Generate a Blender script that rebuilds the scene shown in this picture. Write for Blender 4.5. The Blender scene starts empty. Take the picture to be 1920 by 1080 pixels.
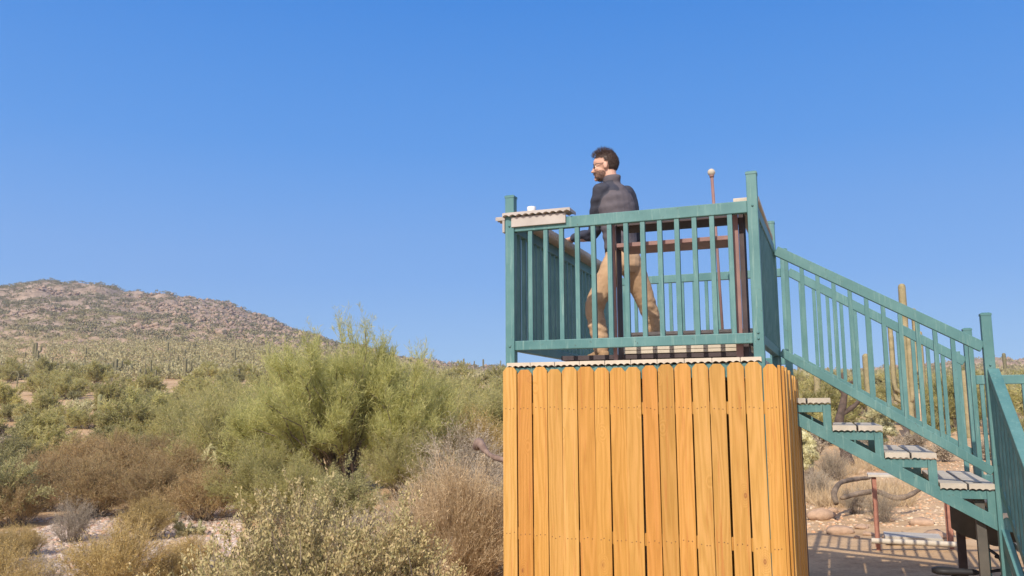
import bpy, bmesh, math, random
import numpy as np
from mathutils import Vector, Matrix

# ------------------------------------------------------------------ camera, sky, sun, exposure
scene = bpy.context.scene
COL = scene.collection
F, PITCH, YAW, ROLL = 1571.24, 0.1430, -0.3610, -0.0047
CX, CY, CZ = 2.257, -5.964, 1.604
FWD = Vector((math.sin(YAW) * math.cos(PITCH), math.cos(YAW) * math.cos(PITCH), math.sin(PITCH)))
_r = Vector((math.cos(YAW), -math.sin(YAW), 0)); _u = _r.cross(FWD)
RGT = _r * math.cos(ROLL) + _u * math.sin(ROLL)
UPV = -_r * math.sin(ROLL) + _u * math.cos(ROLL)
cam = bpy.data.cameras.new('camera'); camo = bpy.data.objects.new('camera', cam); COL.objects.link(camo)
cam.sensor_width = 36; cam.lens = F / 1920 * 36; cam.clip_start = 0.05; cam.clip_end = 6000
m = Matrix(((RGT.x, UPV.x, -FWD.x, CX), (RGT.y, UPV.y, -FWD.y, CY), (RGT.z, UPV.z, -FWD.z, CZ), (0, 0, 0, 1)))
camo.matrix_world = m
scene.camera = camo

SUNDIR = Vector((-0.03, -1.0, 0.787)).normalized()
SUN_EL = math.asin(SUNDIR.z)
world = bpy.data.worlds.new('World'); scene.world = world; world.use_nodes = True
wn = world.node_tree.nodes; wl = world.node_tree.links
bgn = wn['Background']
sky = wn.new('ShaderNodeTexSky'); sky.sky_type = 'NISHITA'; sky.sun_disc = False
sky.sun_elevation = SUN_EL; sky.sun_rotation = math.radians(180 + 2)
sky.altitude = 700; sky.air_density = 1.0; sky.dust_density = 0.6; sky.ozone_density = 3.0
# the Nishita sky of this dry winter noon, evened out towards the horizon by height above it
tcw = wn.new('ShaderNodeTexCoord'); sxw = wn.new('ShaderNodeSeparateXYZ'); wl.new(tcw.outputs['Generated'], sxw.inputs[0])
rw = wn.new('ShaderNodeValToRGB'); ew = rw.color_ramp.elements
while len(ew) < 6: ew.new(.5)
for i_, (p_, c_) in enumerate(((0.0, (3.1, 4.75, 7.1)), (.05, (2.7, 4.45, 7.1)), (.15, (1.6, 3.45, 7.0)), (.30, (.7, 2.55, 6.5)), (.47, (.24, 1.85, 5.8)), (1.0, (.35, 1.15, 3.6)))):
    ew[i_].position = p_; ew[i_].color = (*[q / 8 for q in c_], 1)
wl.new(sxw.outputs[2], rw.inputs[0])
scw = wn.new('ShaderNodeMix'); scw.data_type = 'RGBA'; scw.blend_type = 'MULTIPLY'; scw.inputs[0].default_value = 1; scw.inputs[7].default_value = (8, 8, 8, 1)
wl.new(rw.outputs[0], scw.inputs[6])
mxw = wn.new('ShaderNodeMix'); mxw.data_type = 'RGBA'; mxw.inputs[0].default_value = .95
wl.new(sky.outputs[0], mxw.inputs[6]); wl.new(scw.outputs[2], mxw.inputs[7])
# pale warm glow around the sun, behind the camera, added to lift the shadows
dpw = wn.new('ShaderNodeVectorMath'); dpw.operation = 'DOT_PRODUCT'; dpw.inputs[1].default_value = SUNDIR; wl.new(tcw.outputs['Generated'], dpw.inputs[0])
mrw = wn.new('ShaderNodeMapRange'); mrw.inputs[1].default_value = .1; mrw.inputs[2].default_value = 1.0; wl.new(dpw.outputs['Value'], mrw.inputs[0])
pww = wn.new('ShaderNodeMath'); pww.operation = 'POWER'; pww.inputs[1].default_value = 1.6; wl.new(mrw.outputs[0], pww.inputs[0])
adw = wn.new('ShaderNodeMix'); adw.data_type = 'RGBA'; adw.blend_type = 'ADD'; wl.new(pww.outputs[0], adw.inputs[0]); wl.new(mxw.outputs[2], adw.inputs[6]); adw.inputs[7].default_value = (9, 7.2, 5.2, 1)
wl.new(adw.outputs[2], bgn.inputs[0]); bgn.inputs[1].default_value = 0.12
sl = bpy.data.lights.new('sun', 'SUN'); sl.energy = 4.6; sl.angle = math.radians(0.55); sl.color = (1, 0.90, 0.76)
so = bpy.data.objects.new('sun', sl); COL.objects.link(so)
so.rotation_euler = (-SUNDIR).to_track_quat('-Z', 'Y').to_euler(); so.location = (0, -20, 20)
scene.view_settings.view_transform = 'Standard'; scene.view_settings.look = 'None'
scene.view_settings.exposure = 0.12; scene.view_settings.gamma = 1
scene.cycles.max_bounces = 6; scene.cycles.transparent_max_bounces = 6
scene.cycles.use_denoising = True

rng = np.random.default_rng(7); random.seed(7)

# ------------------------------------------------------------------ object helpers
def link(o, parent=None):
    COL.objects.link(o)
    if parent is not None:
        o.parent = parent
        if parent.get('world_parts'): o.matrix_parent_inverse = Matrix.Translation(-parent.location)
    return o
def tag(o, label=None, cat=None, group=None, kind=None):
    if label: o['label'] = label
    if cat: o['category'] = cat
    if group: o['group'] = group
    if kind: o['kind'] = kind
    return o
def empty(name, label, cat, loc=(0, 0, 0), rz=0, group=None):
    o = bpy.data.objects.new(name, None); COL.objects.link(o)
    o.location = loc; o.rotation_euler = (0, 0, rz); o.empty_display_size = .1
    return tag(o, label, cat, group)

class MB:
    """collects boxes, bars, tubes and lofts, links them as ONE mesh object"""
    def __init__(s): s.v = []; s.f = []; s.sm = []
    def add(s, vs, fs, smooth=False):
        b = len(s.v); s.v += [tuple(p) for p in vs]
        s.f += [tuple(i + b for i in f) for f in fs]; s.sm += [smooth] * len(fs); return s
    def box(s, x0, y0, z0, x1, y1, z1):
        return s.add([(x0, y0, z0), (x1, y0, z0), (x1, y1, z0), (x0, y1, z0), (x0, y0, z1), (x1, y0, z1), (x1, y1, z1), (x0, y1, z1)],
                     [(0, 3, 2, 1), (4, 5, 6, 7), (0, 1, 5, 4), (1, 2, 6, 5), (2, 3, 7, 6), (3, 0, 4, 7)])
    def bar(s, p0, p1, w, h, up=(0, 0, 1)):
        p0, p1 = Vector(p0), Vector(p1); d = (p1 - p0).normalized(); up = Vector(up)
        a = d.cross(up)
        if a.length < 1e-4: a = d.cross(Vector((0, 1, 0)))
        a.normalize(); b = a.cross(d).normalized()
        vs = []
        for p in (p0, p1):
            for sx, sy in ((-1, -1), (1, -1), (1, 1), (-1, 1)): vs.append(p + a * (sx * w / 2) + b * (sy * h / 2))
        return s.add(vs, [(0, 1, 2, 3), (7, 6, 5, 4), (0, 4, 5, 1), (1, 5, 6, 2), (2, 6, 7, 3), (3, 7, 4, 0)])
    def loft(s, rings, cap=True, smooth=True):
        n = len(rings[0]); vs = [p for r in rings for p in r]; fs = []
        for i in range(len(rings) - 1):
            for j in range(n):
                k = (j + 1) % n; fs.append((i * n + j, i * n + k, (i + 1) * n + k, (i + 1) * n + j))
        if cap: fs.append(tuple(range(n))[::-1]); fs.append(tuple((len(rings) - 1) * n + j for j in range(n)))
        return s.add(vs, fs, smooth)
    def tube(s, pts, rad, n=8, cap=True):
        pts = [Vector(p) for p in pts]
        if not hasattr(rad, '__len__'): rad = [rad] * len(pts)
        rings = []; a = None
        for i, p in enumerate(pts):
            d = (pts[min(i + 1, len(pts) - 1)] - pts[max(i - 1, 0)]).normalized()
            if a is None:
                a = d.orthogonal().normalized()
            else:
                a = (a - d * a.dot(d)).normalized()
            b = d.cross(a)
            rings.append([p + (a * math.cos(t) + b * math.sin(t)) * rad[i] for t in [2 * math.pi * k / n for k in range(n)]])
        return s.loft(rings, cap)
    def ball(s, c, r, n=12, sc=(1, 1, 1)):
        rings = []
        for i in range(1, n):
            t = math.pi * i / n
            rings.append([(c[0] + r * sc[0] * math.sin(t) * math.cos(2 * math.pi * k / (2 * n)), c[1] + r * sc[1] * math.sin(t) * math.sin(2 * math.pi * k / (2 * n)), c[2] - r * sc[2] * math.cos(t)) for k in range(2 * n)])
        return s.loft(rings, True)
    def prism(s, prof, axis, a0, a1):
        """profile polygon of (u,v), extruded along axis: 'y' -> (u,a,v); 'x' -> (a,u,v)"""
        n = len(prof); P = (lambda u, v, a: (u, a, v)) if axis == 'y' else (lambda u, v, a: (a, u, v))
        vs = [P(u, v, a0) for u, v in prof] + [P(u, v, a1) for u, v in prof]
        fs = [tuple(range(n)), tuple(range(2 * n - 1, n - 1, -1))]
        for i in range(n): j = (i + 1) % n; fs.append((i, n + i, n + j, j))
        return s.add(vs, fs)
    def build(s, name, mat, parent=None, bevel=0, recalc=True):
        me = bpy.data.meshes.new(name); me.from_pydata(s.v, [], s.f)
        me.polygons.foreach_set('use_smooth', s.sm)
        if recalc:
            bm = bmesh.new(); bm.from_mesh(me); bmesh.ops.recalc_face_normals(bm, faces=bm.faces); bm.to_mesh(me); bm.free()
        me.materials.append(mat)
        o = bpy.data.objects.new(name, me); link(o, parent)
        if bevel:
            b = o.modifiers.new('bevel', 'BEVEL'); b.width = bevel; b.segments = 2; b.limit_method = 'ANGLE'; b.angle_limit = math.radians(50)
        return o

def mesh_np(name, V, Fq, mat, smooth=False, tri=False):
    """fast mesh from numpy arrays: V (n,3), Fq (m,4) or (m,3)"""
    me = bpy.data.meshes.new(name); k = Fq.shape[1]
    me.vertices.add(len(V)); me.vertices.foreach_set('co', np.ascontiguousarray(V, dtype=np.float32).ravel())
    me.loops.add(Fq.size); me.loops.foreach_set('vertex_index', np.ascontiguousarray(Fq, dtype=np.int32).ravel())
    me.polygons.add(len(Fq)); me.polygons.foreach_set('loop_start', np.arange(0, Fq.size, k, dtype=np.int32))
    me.polygons.foreach_set('loop_total', np.full(len(Fq), k, dtype=np.int32))
    if smooth: me.polygons.foreach_set('use_smooth', np.ones(len(Fq), dtype=bool))
    me.materials.append(mat); me.update(calc_edges=True)
    return me

# ------------------------------------------------------------------ materials
def mat(name, rough=.7, spec=.3):
    M = bpy.data.materials.new(name); M.use_nodes = True
    b = M.node_tree.nodes['Principled BSDF']; b.inputs['Roughness'].default_value = rough
    b.inputs['Specular IOR Level'].default_value = spec
    return M, M.node_tree.nodes, M.node_tree.links, b
def ramp(nodes, stops, interp='LINEAR'):
    r = nodes.new('ShaderNodeValToRGB'); r.color_ramp.interpolation = interp
    e = r.color_ramp.elements
    while len(e) < len(stops): e.new(.5)
    for i, (p, c) in enumerate(stops): e[i].position = p; e[i].color = (*c, 1)
    return r
def noise(nodes, links, scale, detail=4, rough=.55, vec=None):
    t = nodes.new('ShaderNodeTexNoise'); t.inputs['Scale'].default_value = scale
    t.inputs['Detail'].default_value = detail; t.inputs['Roughness'].default_value = rough
    if vec is not None: links.new(vec, t.inputs['Vector'])
    return t
def objco(nodes, links, scale=(1, 1, 1), kind='Object'):
    tc = nodes.new('ShaderNodeTexCoord'); mp = nodes.new('ShaderNodeMapping'); mp.inputs['Scale'].default_value = scale
    links.new(tc.outputs[kind], mp.inputs[0]); return mp.outputs[0]
def bump(nodes, links, b, h, strength=.3, dist=.01):
    n = nodes.new('ShaderNodeBump'); n.inputs['Strength'].default_value = strength; n.inputs['Distance'].default_value = dist
    links.new(h, n.inputs['Height']); links.new(n.outputs[0], b.inputs['Normal']); return n
def mixc(nodes, links, fac, a, b, mode='MIX'):
    n = nodes.new('ShaderNodeMix'); n.data_type = 'RGBA'; n.blend_type = mode
    for s, v in ((0, fac), (6, a), (7, b)):
        if isinstance(v, (int, float)): n.inputs[s].default_value = v
        elif isinstance(v, tuple): n.inputs[s].default_value = (*v, 1)
        else: links.new(v, n.inputs[s])
    return n.outputs[2]
def simple(name, c0, c1, scale=6, rough=.7, bmp=.15, spec=.3, bscale=60, bdist=.003, metal=0):
    M, n, l, b = mat(name, rough, spec); v = objco(n, l)
    t = noise(n, l, scale, 5, .6, v); r = ramp(n, [(.3, c0), (.7, c1)]); l.new(t.outputs[0], r.inputs[0])
    l.new(r.outputs[0], b.inputs['Base Color']); b.inputs['Metallic'].default_value = metal
    if bmp: bump(n, l, b, noise(n, l, bscale, 4, .6, v).outputs[0], bmp, bdist)
    return M
def foliage(name, cols, rough=.6, spread=None, trans=.25):
    """leaf colour varies per leaf (island) and a little per plant"""
    M, n, l, b = mat(name, rough, .2)
    g = n.new('ShaderNodeNewGeometry'); k = len(cols)
    r = ramp(n, [(i / (k - 1), c) for i, c in enumerate(cols)]); l.new(g.outputs['Random Per Island'], r.inputs[0])
    oi = n.new('ShaderNodeObjectInfo')
    hs = n.new('ShaderNodeHueSaturation'); l.new(r.outputs[0], hs.inputs['Color'])
    mr = n.new('ShaderNodeMapRange'); mr.inputs[3].default_value = .8; mr.inputs[4].default_value = 1.2; l.new(oi.outputs['Random'], mr.inputs[0]); l.new(mr.outputs[0], hs.inputs['Value'])
    l.new(hs.outputs[0], b.inputs['Base Color'])
    if trans:
        t = n.new('ShaderNodeBsdfTranslucent'); l.new(hs.outputs[0], t.inputs[0])
        mx = n.new('ShaderNodeMixShader'); mx.inputs[0].default_value = trans
        l.new(b.outputs[0], mx.inputs[1]); l.new(t.outputs[0], mx.inputs[2]); l.new(mx.outputs[0], n['Material Output'].inputs[0])
    return M

M = {}
def green_paint():
    Mt, n, l, b = mat('green_paint', .42, .4); v = objco(n, l)
    t = noise(n, l, 3.5, 6, .65, v)
    r = ramp(n, [(.25, (.052, .15, .155)), (.5, (.075, .185, .185)), (.75, (.11, .235, .23))]); l.new(t.outputs[0], r.inputs[0])
    vs = objco(n, l, (40, 40, 3)); st = noise(n, l, 1.2, 4, .7, vs); rs = ramp(n, [(.55, (0, 0, 0)), (.75, (1, 1, 1))]); l.new(st.outputs[0], rs.inputs[0])
    c = mixc(n, l, rs.outputs[0], r.outputs[0], (.17, .29, .265))
    fl = noise(n, l, 55, 3, .6, v); rf = ramp(n, [(.67, (0, 0, 0)), (.71, (1, 1, 1))]); l.new(fl.outputs[0], rf.inputs[0])
    c2 = mixc(n, l, rf.outputs[0], c, (.06, .10, .09))
    l.new(c2, b.inputs['Base Color'])
    rr = n.new('ShaderNodeMapRange'); rr.inputs[3].default_value = .35; rr.inputs[4].default_value = .65; l.new(st.outputs[0], rr.inputs[0]); l.new(rr.outputs[0], b.inputs['Roughness'])
    bump(n, l, b, noise(n, l, 30, 3, .5, v).outputs[0], .12, .002)
    return Mt
M['green'] = green_paint()
def wood():
    Mt, n, l, b = mat('honey_stained_wood', .55, .3)
    tc = n.new('ShaderNodeTexCoord'); oi = n.new('ShaderNodeObjectInfo')
    off = n.new('ShaderNodeVectorMath'); off.operation = 'ADD'
    sc = n.new('ShaderNodeVectorMath'); sc.operation = 'SCALE'; sc.inputs[0].default_value = (3, 7, 13)
    ml = n.new('ShaderNodeMath'); ml.operation = 'MULTIPLY'; ml.inputs[1].default_value = 17; l.new(oi.outputs['Random'], ml.inputs[0]); l.new(ml.outputs[0], sc.inputs['Scale'])
    l.new(tc.outputs['Object'], off.inputs[0]); l.new(sc.outputs[0], off.inputs[1])
    mp = n.new('ShaderNodeMapping'); mp.inputs['Scale'].default_value = (1, 1, .09); l.new(off.outputs[0], mp.inputs[0])
    # knots: sparse voronoi cells, whose distance bends the grain
    mk = n.new('ShaderNodeMapping'); mk.inputs['Scale'].default_value = (1, .01, .55); l.new(off.outputs[0], mk.inputs[0])
    vo = n.new('ShaderNodeTexVoronoi'); vo.inputs['Scale'].default_value = 4.3; l.new(mk.outputs[0], vo.inputs['Vector'])
    kf = ramp(n, [(.0, (.75, .75, .75)), (.028, (.4, .4, .4)), (.042, (.85, .85, .85)), (.055, (.2, .2, .2)), (.12, (0, 0, 0))]); l.new(vo.outputs['Distance'], kf.inputs[0])
    kr = ramp(n, [(.0, (1, 1, 1)), (.2, (0, 0, 0))]); l.new(vo.outputs['Distance'], kr.inputs[0])
    wb = noise(n, l, 5, 3, .5, mp.outputs[0])
    ad = n.new('ShaderNodeMath'); ad.operation = 'MULTIPLY_ADD'; ad.inputs[1].default_value = .55; l.new(kr.outputs[0], ad.inputs[0]); l.new(wb.outputs[0], ad.inputs[2])
    sx = n.new('ShaderNodeSeparateXYZ'); l.new(mp.outputs[0], sx.inputs[0])
    sm = n.new('ShaderNodeMath'); sm.operation = 'MULTIPLY_ADD'; sm.inputs[1].default_value = 9; l.new(sx.outputs[0], sm.inputs[0]); 
    s2 = n.new('ShaderNodeMath'); s2.operation = 'MULTIPLY'; s2.inputs[1].default_value = 4.5; l.new(ad.outputs[0], s2.inputs[0]); l.new(s2.outputs[0], sm.inputs[2])
    s3 = n.new('ShaderNodeMath'); s3.operation = 'MULTIPLY'; s3.inputs[1].default_value = 15; l.new(sm.outputs[0], s3.inputs[0])
    si = n.new('ShaderNodeMath'); si.operation = 'SINE'; l.new(s3.outputs[0], si.inputs[0])
    fine = noise(n, l, 1, 5, .7, objco(n, l, (160, 160, 4)))
    g = n.new('ShaderNodeMath'); g.operation = 'MULTIPLY_ADD'; g.inputs[1].default_value = .15; l.new(si.outputs[0], g.inputs[0]); l.new(fine.outputs[0], g.inputs[2])
    r = ramp(n, [(.2, (.39, .215, .05)), (.45, (.46, .268, .068)), (.7, (.52, .302, .092)), (.9, (.56, .34, .115))]); l.new(g.outputs[0], r.inputs[0])
    # broad tone differences from board to board and along a board
    bt = noise(n, l, 1.6, 3, .5, mp.outputs[0]); rb = ramp(n, [(.3, (.86, .80, .70)), (.7, (1.06, 1.04, 1.1))]); l.new(bt.outputs[0], rb.inputs[0])
    c = mixc(n, l, 1.0, r.outputs[0], rb.outputs[0], 'MULTIPLY')
    rbd = ramp(n, [(0, (.96, .80, .66)), (.35, (1.04, .98, .86)), (.6, (.90, .88, .84)), (1, (1.08, 1.08, 1.1))]); l.new(oi.outputs['Random'], rbd.inputs[0])
    c = mixc(n, l, 1.0, c, mixc(n, l, 1.0, c, rbd.outputs[0], 'MULTIPLY'))
    c = mixc(n, l, kf.outputs[0], c, (.20, .07, .025))
    # drip stains and nail rust
    vd = objco(n, l, (38, 38, 1.5)); dr = noise(n, l, 1.1, 4, .65, vd); rd = ramp(n, [(.57, (0, 0, 0)), (.68, (.55, .55, .55))]); l.new(dr.outputs[0], rd.inputs[0])
    c = mixc(n, l, rd.outputs[0], c, (.36, .13, .03))
    l.new(c, b.inputs['Base Color'])
    bump(n, l, b, g.outputs[0], .35, .0025)
    return Mt
M['wood'] = wood()
M['board'] = simple('cream_composite_board', (.44, .385, .305), (.56, .50, .41), 5, .75, .2)
M['board_grey'] = simple('weathered_grey_composite_board', (.33, .30, .28), (.45, .415, .385), 4, .8, .25)
M['board_tread'] = simple('worn_tread_board', (.36, .33, .28), (.50, .455, .385), 7, .8, .35)
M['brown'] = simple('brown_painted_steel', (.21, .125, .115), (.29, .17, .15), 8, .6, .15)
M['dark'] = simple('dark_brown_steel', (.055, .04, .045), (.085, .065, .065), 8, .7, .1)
M['darkgreen'] = simple('dark_shaded_steel', (.075, .07, .06), (.11, .10, .085), 8, .7, .1)  # shade beneath the stairs is put into this dark colour
M['rust'] = simple('rusty_red_steel', (.30, .125, .085), (.42, .20, .14), 14, .75, .3)
M['black'] = simple('black_rubber', (.018, .018, .02), (.035, .035, .04), 10, .55, .1)
M['red'] = simple('red_plastic', (.45, .02, .02), (.55, .03, .03), 10, .3, 0)
M['white'] = simple('white_plastic', (.72, .70, .68), (.78, .76, .74), 10, .4, 0)
M['steel'] = simple('galvanised_steel', (.45, .46, .47), (.6, .6, .61), 30, .4, .05, metal=.7)
M['nail'] = simple('rusty_nail', (.09, .05, .03), (.16, .09, .05), 60, .7, 0)
M['grey_cloth'] = simple('grey_cloth', (.25, .26, .30), (.34, .35, .39), 10, .9, .3)
M['char'] = simple('charcoal_cloth', (.03, .032, .04), (.05, .052, .06), 10, .9, .3)
def rock(name, cols, scale=3, var=True):
    Mt, n, l, b = mat(name, .9, .15); v = objco(n, l)
    g = n.new('ShaderNodeNewGeometry'); k = len(cols); r = ramp(n, [(i / (k - 1), c) for i, c in enumerate(cols)]); l.new(g.outputs['Random Per Island'], r.inputs[0])
    t = noise(n, l, scale * 4, 6, .7, v); rr = ramp(n, [(.3, (.72, .70, .68)), (.7, (1.12, 1.1, 1.08))]); l.new(t.outputs[0], rr.inputs[0])
    l.new(mixc(n, l, 1.0, r.outputs[0], rr.outputs[0], 'MULTIPLY'), b.inputs['Base Color'])
    bump(n, l, b, t.outputs[0], .6, .03)
    return Mt
M['cobble'] = rock('wash_cobble', [(.42, .36, .31), (.52, .42, .34), (.34, .27, .23), (.58, .50, .43), (.50, .30, .21), (.66, .58, .50), (.40, .30, .22)])
M['redrock'] = rock('red_rock', [(.50, .17, .11), (.55, .25, .17), (.46, .12, .09)])
M['border'] = rock('border_rock', [(.60, .44, .28), (.64, .36, .20), (.70, .60, .44), (.48, .33, .22), (.42, .30, .22)])
M['hillrock'] = rock('hill_rock', [(.33, .245, .185), (.40, .30, .225), (.27, .20, .155), (.45, .35, .27)])

# ------------------------------------------------------------------ terrain
def vnoise(x, y, seed=0):
    xi = np.floor(x).astype(np.int64); yi = np.floor(y).astype(np.int64); xf = x - xi; yf = y - yi
    def h(a, b):
        n = (a * 374761393 + b * 668265263 + seed * 974711) & 0x7fffffff
        n = ((n ^ (n >> 13)) * 1274126177) & 0x7fffffff
        return ((n ^ (n >> 16)) & 0xffff) / 65535.0
    u = xf * xf * (3 - 2 * xf); v = yf * yf * (3 - 2 * yf)
    return (h(xi, yi) * (1 - u) + h(xi + 1, yi) * u) * (1 - v) + (h(xi, yi + 1) * (1 - u) + h(xi + 1, yi + 1) * u) * v
def fbm(x, y, oct=4, seed=0):
    s = 0; a = .5; f = 1
    for i in range(oct): s = s + a * (vnoise(x * f, y * f, seed + i) - .5); a *= .5; f *= 2.03
    return s
HOR = 767.0
TPX = np.array([-400, 0, 60, 150, 240, 300, 400, 500, 560, 650, 750, 850, 940, 1200, 1480, 1600, 1700, 1800, 1920, 2400.])
TD = np.array([0.5, 8, 12, 20, 30, 50, 100, 200, 430, 520, 2500.])
def zy(d, y): return CZ + d * (HOR - np.array(y, float)) / F
_near = np.array([-.45, -.45, -.45, -.45, -.45, -.45, -.42, -.33, -.28, -.18, -.08, 0, 0, 0, 0, 0, 0, 0, 0, 0])
T = np.zeros((len(TD), len(TPX)))
T[0] = -.15; T[1] = _near - .15; T[2] = _near * 1.05 - .15; T[3] = _near * 1.05 - .1; T[3, 10:] = [-.15, -.12, -.1, -.1, -.1, -.1, -.1, -.1, -.1, -.1]
T[4] = [-.3] * 5 + [-.25, -.2, -.15, -.1, -.1, 0, 0, .05, .05, .05, .05, .05, .05, .05, .05]
T[5] = zy(50, [780] * 12 + [778, 775, 772, 770, 770, 770, 770, 770])
T[6] = zy(100, [706] * 10 + [712, 718, 722, 725, 725, 725, 725, 725, 725, 725])
T[7] = zy(200, [628, 640, 640, 640, 641, 642, 645, 652, 658, 668, 683, 700, 706, 710, 712, 712, 712, 712, 712, 712])
T[8] = zy(430, [505, 531, 523, 533, 549, 556, 571, 603, 621, 653, 684, 698, 703, 706, 706, 703, 694, 686, 683, 683])
T[9] = zy(520, [540, 566, 560, 568, 583, 589, 604, 631, 646, 668, 692, 704, 708, 712, 712, 710, 702, 696, 694, 694])
T[10] = zy(2500, [765] * 20) * .4
def terrain(x, y):
    x = np.asarray(x, float); y = np.asarray(y, float)
    dx = x - CX; dy = y - CY
    df = dx * math.sin(YAW) + dy * math.cos(YAW); dr = dx * math.cos(YAW) - dy * math.sin(YAW)
    R = np.hypot(dx, dy) + 1e-6
    ph = np.arctan2(dr, df); phc = np.clip(ph, -math.radians(40), math.radians(40))
    px = 960 + F * np.tan(phc) * 1.01; d = np.clip(R * np.cos(phc), .51, 2499)
    # smooth the columns' sampling a little with cosine blend
    i = np.clip(np.searchsorted(TPX, px) - 1, 0, len(TPX) - 2); u = np.clip((px - TPX[i]) / (TPX[i + 1] - TPX[i]), 0, 1); u = u * u * (3 - 2 * u) * .5 + u * .5
    ld = np.log(d); LT = np.log(TD); j = np.clip(np.searchsorted(LT, ld) - 1, 0, len(TD) - 2)
    v = (d - TD[j]) / (TD[j + 1] - TD[j])
    z = (T[j, i] * (1 - u) + T[j, i + 1] * u) * (1 - v) + (T[j + 1, i] * (1 - u) + T[j + 1, i + 1] * u) * v
    back = np.clip((np.abs(ph) - math.radians(60)) / 1.2, 0, 1); z = z * (1 - back)
    amp = np.clip((R - 14) / 60, 0, 1) * .5 + np.clip((R - 120) / 300, 0, 1) * 7
    z = z + amp * fbm(x / 38, y / 38, 5, 3) * (1 - back * .7)
    z = z + np.clip((R - 200) / 200, 0, 1) * 9 * fbm(x / 21, y / 21, 4, 77)
    z = z + np.clip((R - 150) / 200, 0, 1) * 2.6 * (np.abs(fbm(x / 9, y / 9, 3, 31)) * 2 - .25)
    wn_ = np.exp(-((x - 3.0) / 3.0) ** 4) * np.exp(-((y - 4.5) / 4.5) ** 4)
    z = z + wn_ * (-.06 + .07 * np.clip(x - 1.9, -1, 4))
    z = z + .035 * fbm(x / 1.3, y / 1.3, 4, 9) * np.clip((R - 5) / 10, .15, 1)
    return z
def tz(x, y): return float(terrain(np.array([x]), np.array([y]))[0])
def ground_at(px, d):
    """ground point seen in column px at forward distance d"""
    X = (px - 960) / F / 1.01 * d
    x = CX + math.sin(YAW) * d + math.cos(YAW) * X; y = CY + math.cos(YAW) * d - math.sin(YAW) * X
    return x, y, tz(x, y)

def build_ground():
    A = np.concatenate([np.linspace(-math.pi, -.75, 40, endpoint=False), np.linspace(-.75, .75, 900, endpoint=False), np.linspace(.75, math.pi, 40, endpoint=False)])
    R = np.concatenate([[.02, .4], np.geomspace(1.5, 2400, 420)])
    aa, rr = np.meshgrid(A, R); w = YAW + aa
    x = CX + rr * np.sin(w); y = CY + rr * np.cos(w); z = terrain(x.ravel(), y.ravel())
    V = np.stack([x.ravel(), y.ravel(), z], 1); n = len(A); k = len(R)
    V = np.vstack([V, [[CX, CY, -.15]]])
    i, j = np.meshgrid(np.arange(k - 1), np.arange(n), indexing='ij'); j2 = (j + 1) % n
    Fq = np.stack([i * n + j, (i + 1) * n + j, (i + 1) * n + j2, i * n + j2], -1).reshape(-1, 4)
    cen = len(V) - 1; jj = np.arange(n)
    Ft = np.stack([np.full(n, cen), jj, (jj + 1) % n, (jj + 1) % n], 1)
    Mt, nn, l, b = mat('desert_ground', .95, .1)
    geo = nn.new('ShaderNodeNewGeometry'); P = geo.outputs['Position']
    n1 = noise(nn, l, .35, 6, .6, P); n2 = noise(nn, l, 4, 6, .7, P); n3 = noise(nn, l, 28, 4, .7, P)
    base = ramp(nn, [(.3, (.38, .25, .14)), (.5, (.50, .345, .20)), (.7, (.58, .42, .26))]); l.new(n1.outputs[0], base.inputs[0])
    sp = ramp(nn, [(.3, (.66, .62, .58)), (.5, (1, 1, 1)), (.72, (1.15, 1.13, 1.1))]); l.new(n2.outputs[0], sp.inputs[0])
    c = mixc(nn, l, .8, base.outputs[0], mixc(nn, l, 1.0, base.outputs[0], sp.outputs[0], 'MULTIPLY'))
    sp3 = ramp(nn, [(.32, (.6, .56, .52)), (.5, (1, 1, 1)), (.75, (1.2, 1.18, 1.15))]); l.new(n3.outputs[0], sp3.inputs[0])
    c = mixc(nn, l, .5, c, mixc(nn, l, 1.0, c, sp3.outputs[0], 'MULTIPLY'))
    # rocky hill above the flat
    sx = nn.new('ShaderNodeSeparateXYZ'); l.new(P, sx.inputs[0])
    mr = nn.new('ShaderNodeMapRange'); mr.inputs[1].default_value = 9; mr.inputs[2].default_value = 26; l.new(sx.outputs[2], mr.inputs[0])
    h1 = noise(nn, l, .16, 8, .75, P); hr = ramp(nn, [(.32, (.22, .165, .12)), (.45, (.31, .235, .17)), (.55, (.385, .295, .22)), (.70, (.45, .35, .265))]); l.new(h1.outputs[0], hr.inputs[0])
    h2 = noise(nn, l, .9, 5, .8, P); hr2 = ramp(nn, [(.35, (.45, .43, .45)), (.5, (1, 1, 1)), (.68, (1.25, 1.2, 1.15))]); l.new(h2.outputs[0], hr2.inputs[0])
    hc = mixc(nn, l, .85, hr.outputs[0], mixc(nn, l, 1.0, hr.outputs[0], hr2.outputs[0], 'MULTIPLY'))
    c = mixc(nn, l, mr.outputs[0], c, hc)
    l.new(c, b.inputs['Base Color'])
    bump(nn, l, b, n2.outputs[0], .5, .05)
    me = bpy.data.meshes.new('desert_ground'); Fa = np.vstack([Fq])
    me = mesh_np('desert_ground', V, Fa, Mt, smooth=True)
    o = bpy.data.objects.new('ground', me); link(o); tag(o, kind='structure')
    return o
build_ground()

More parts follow.
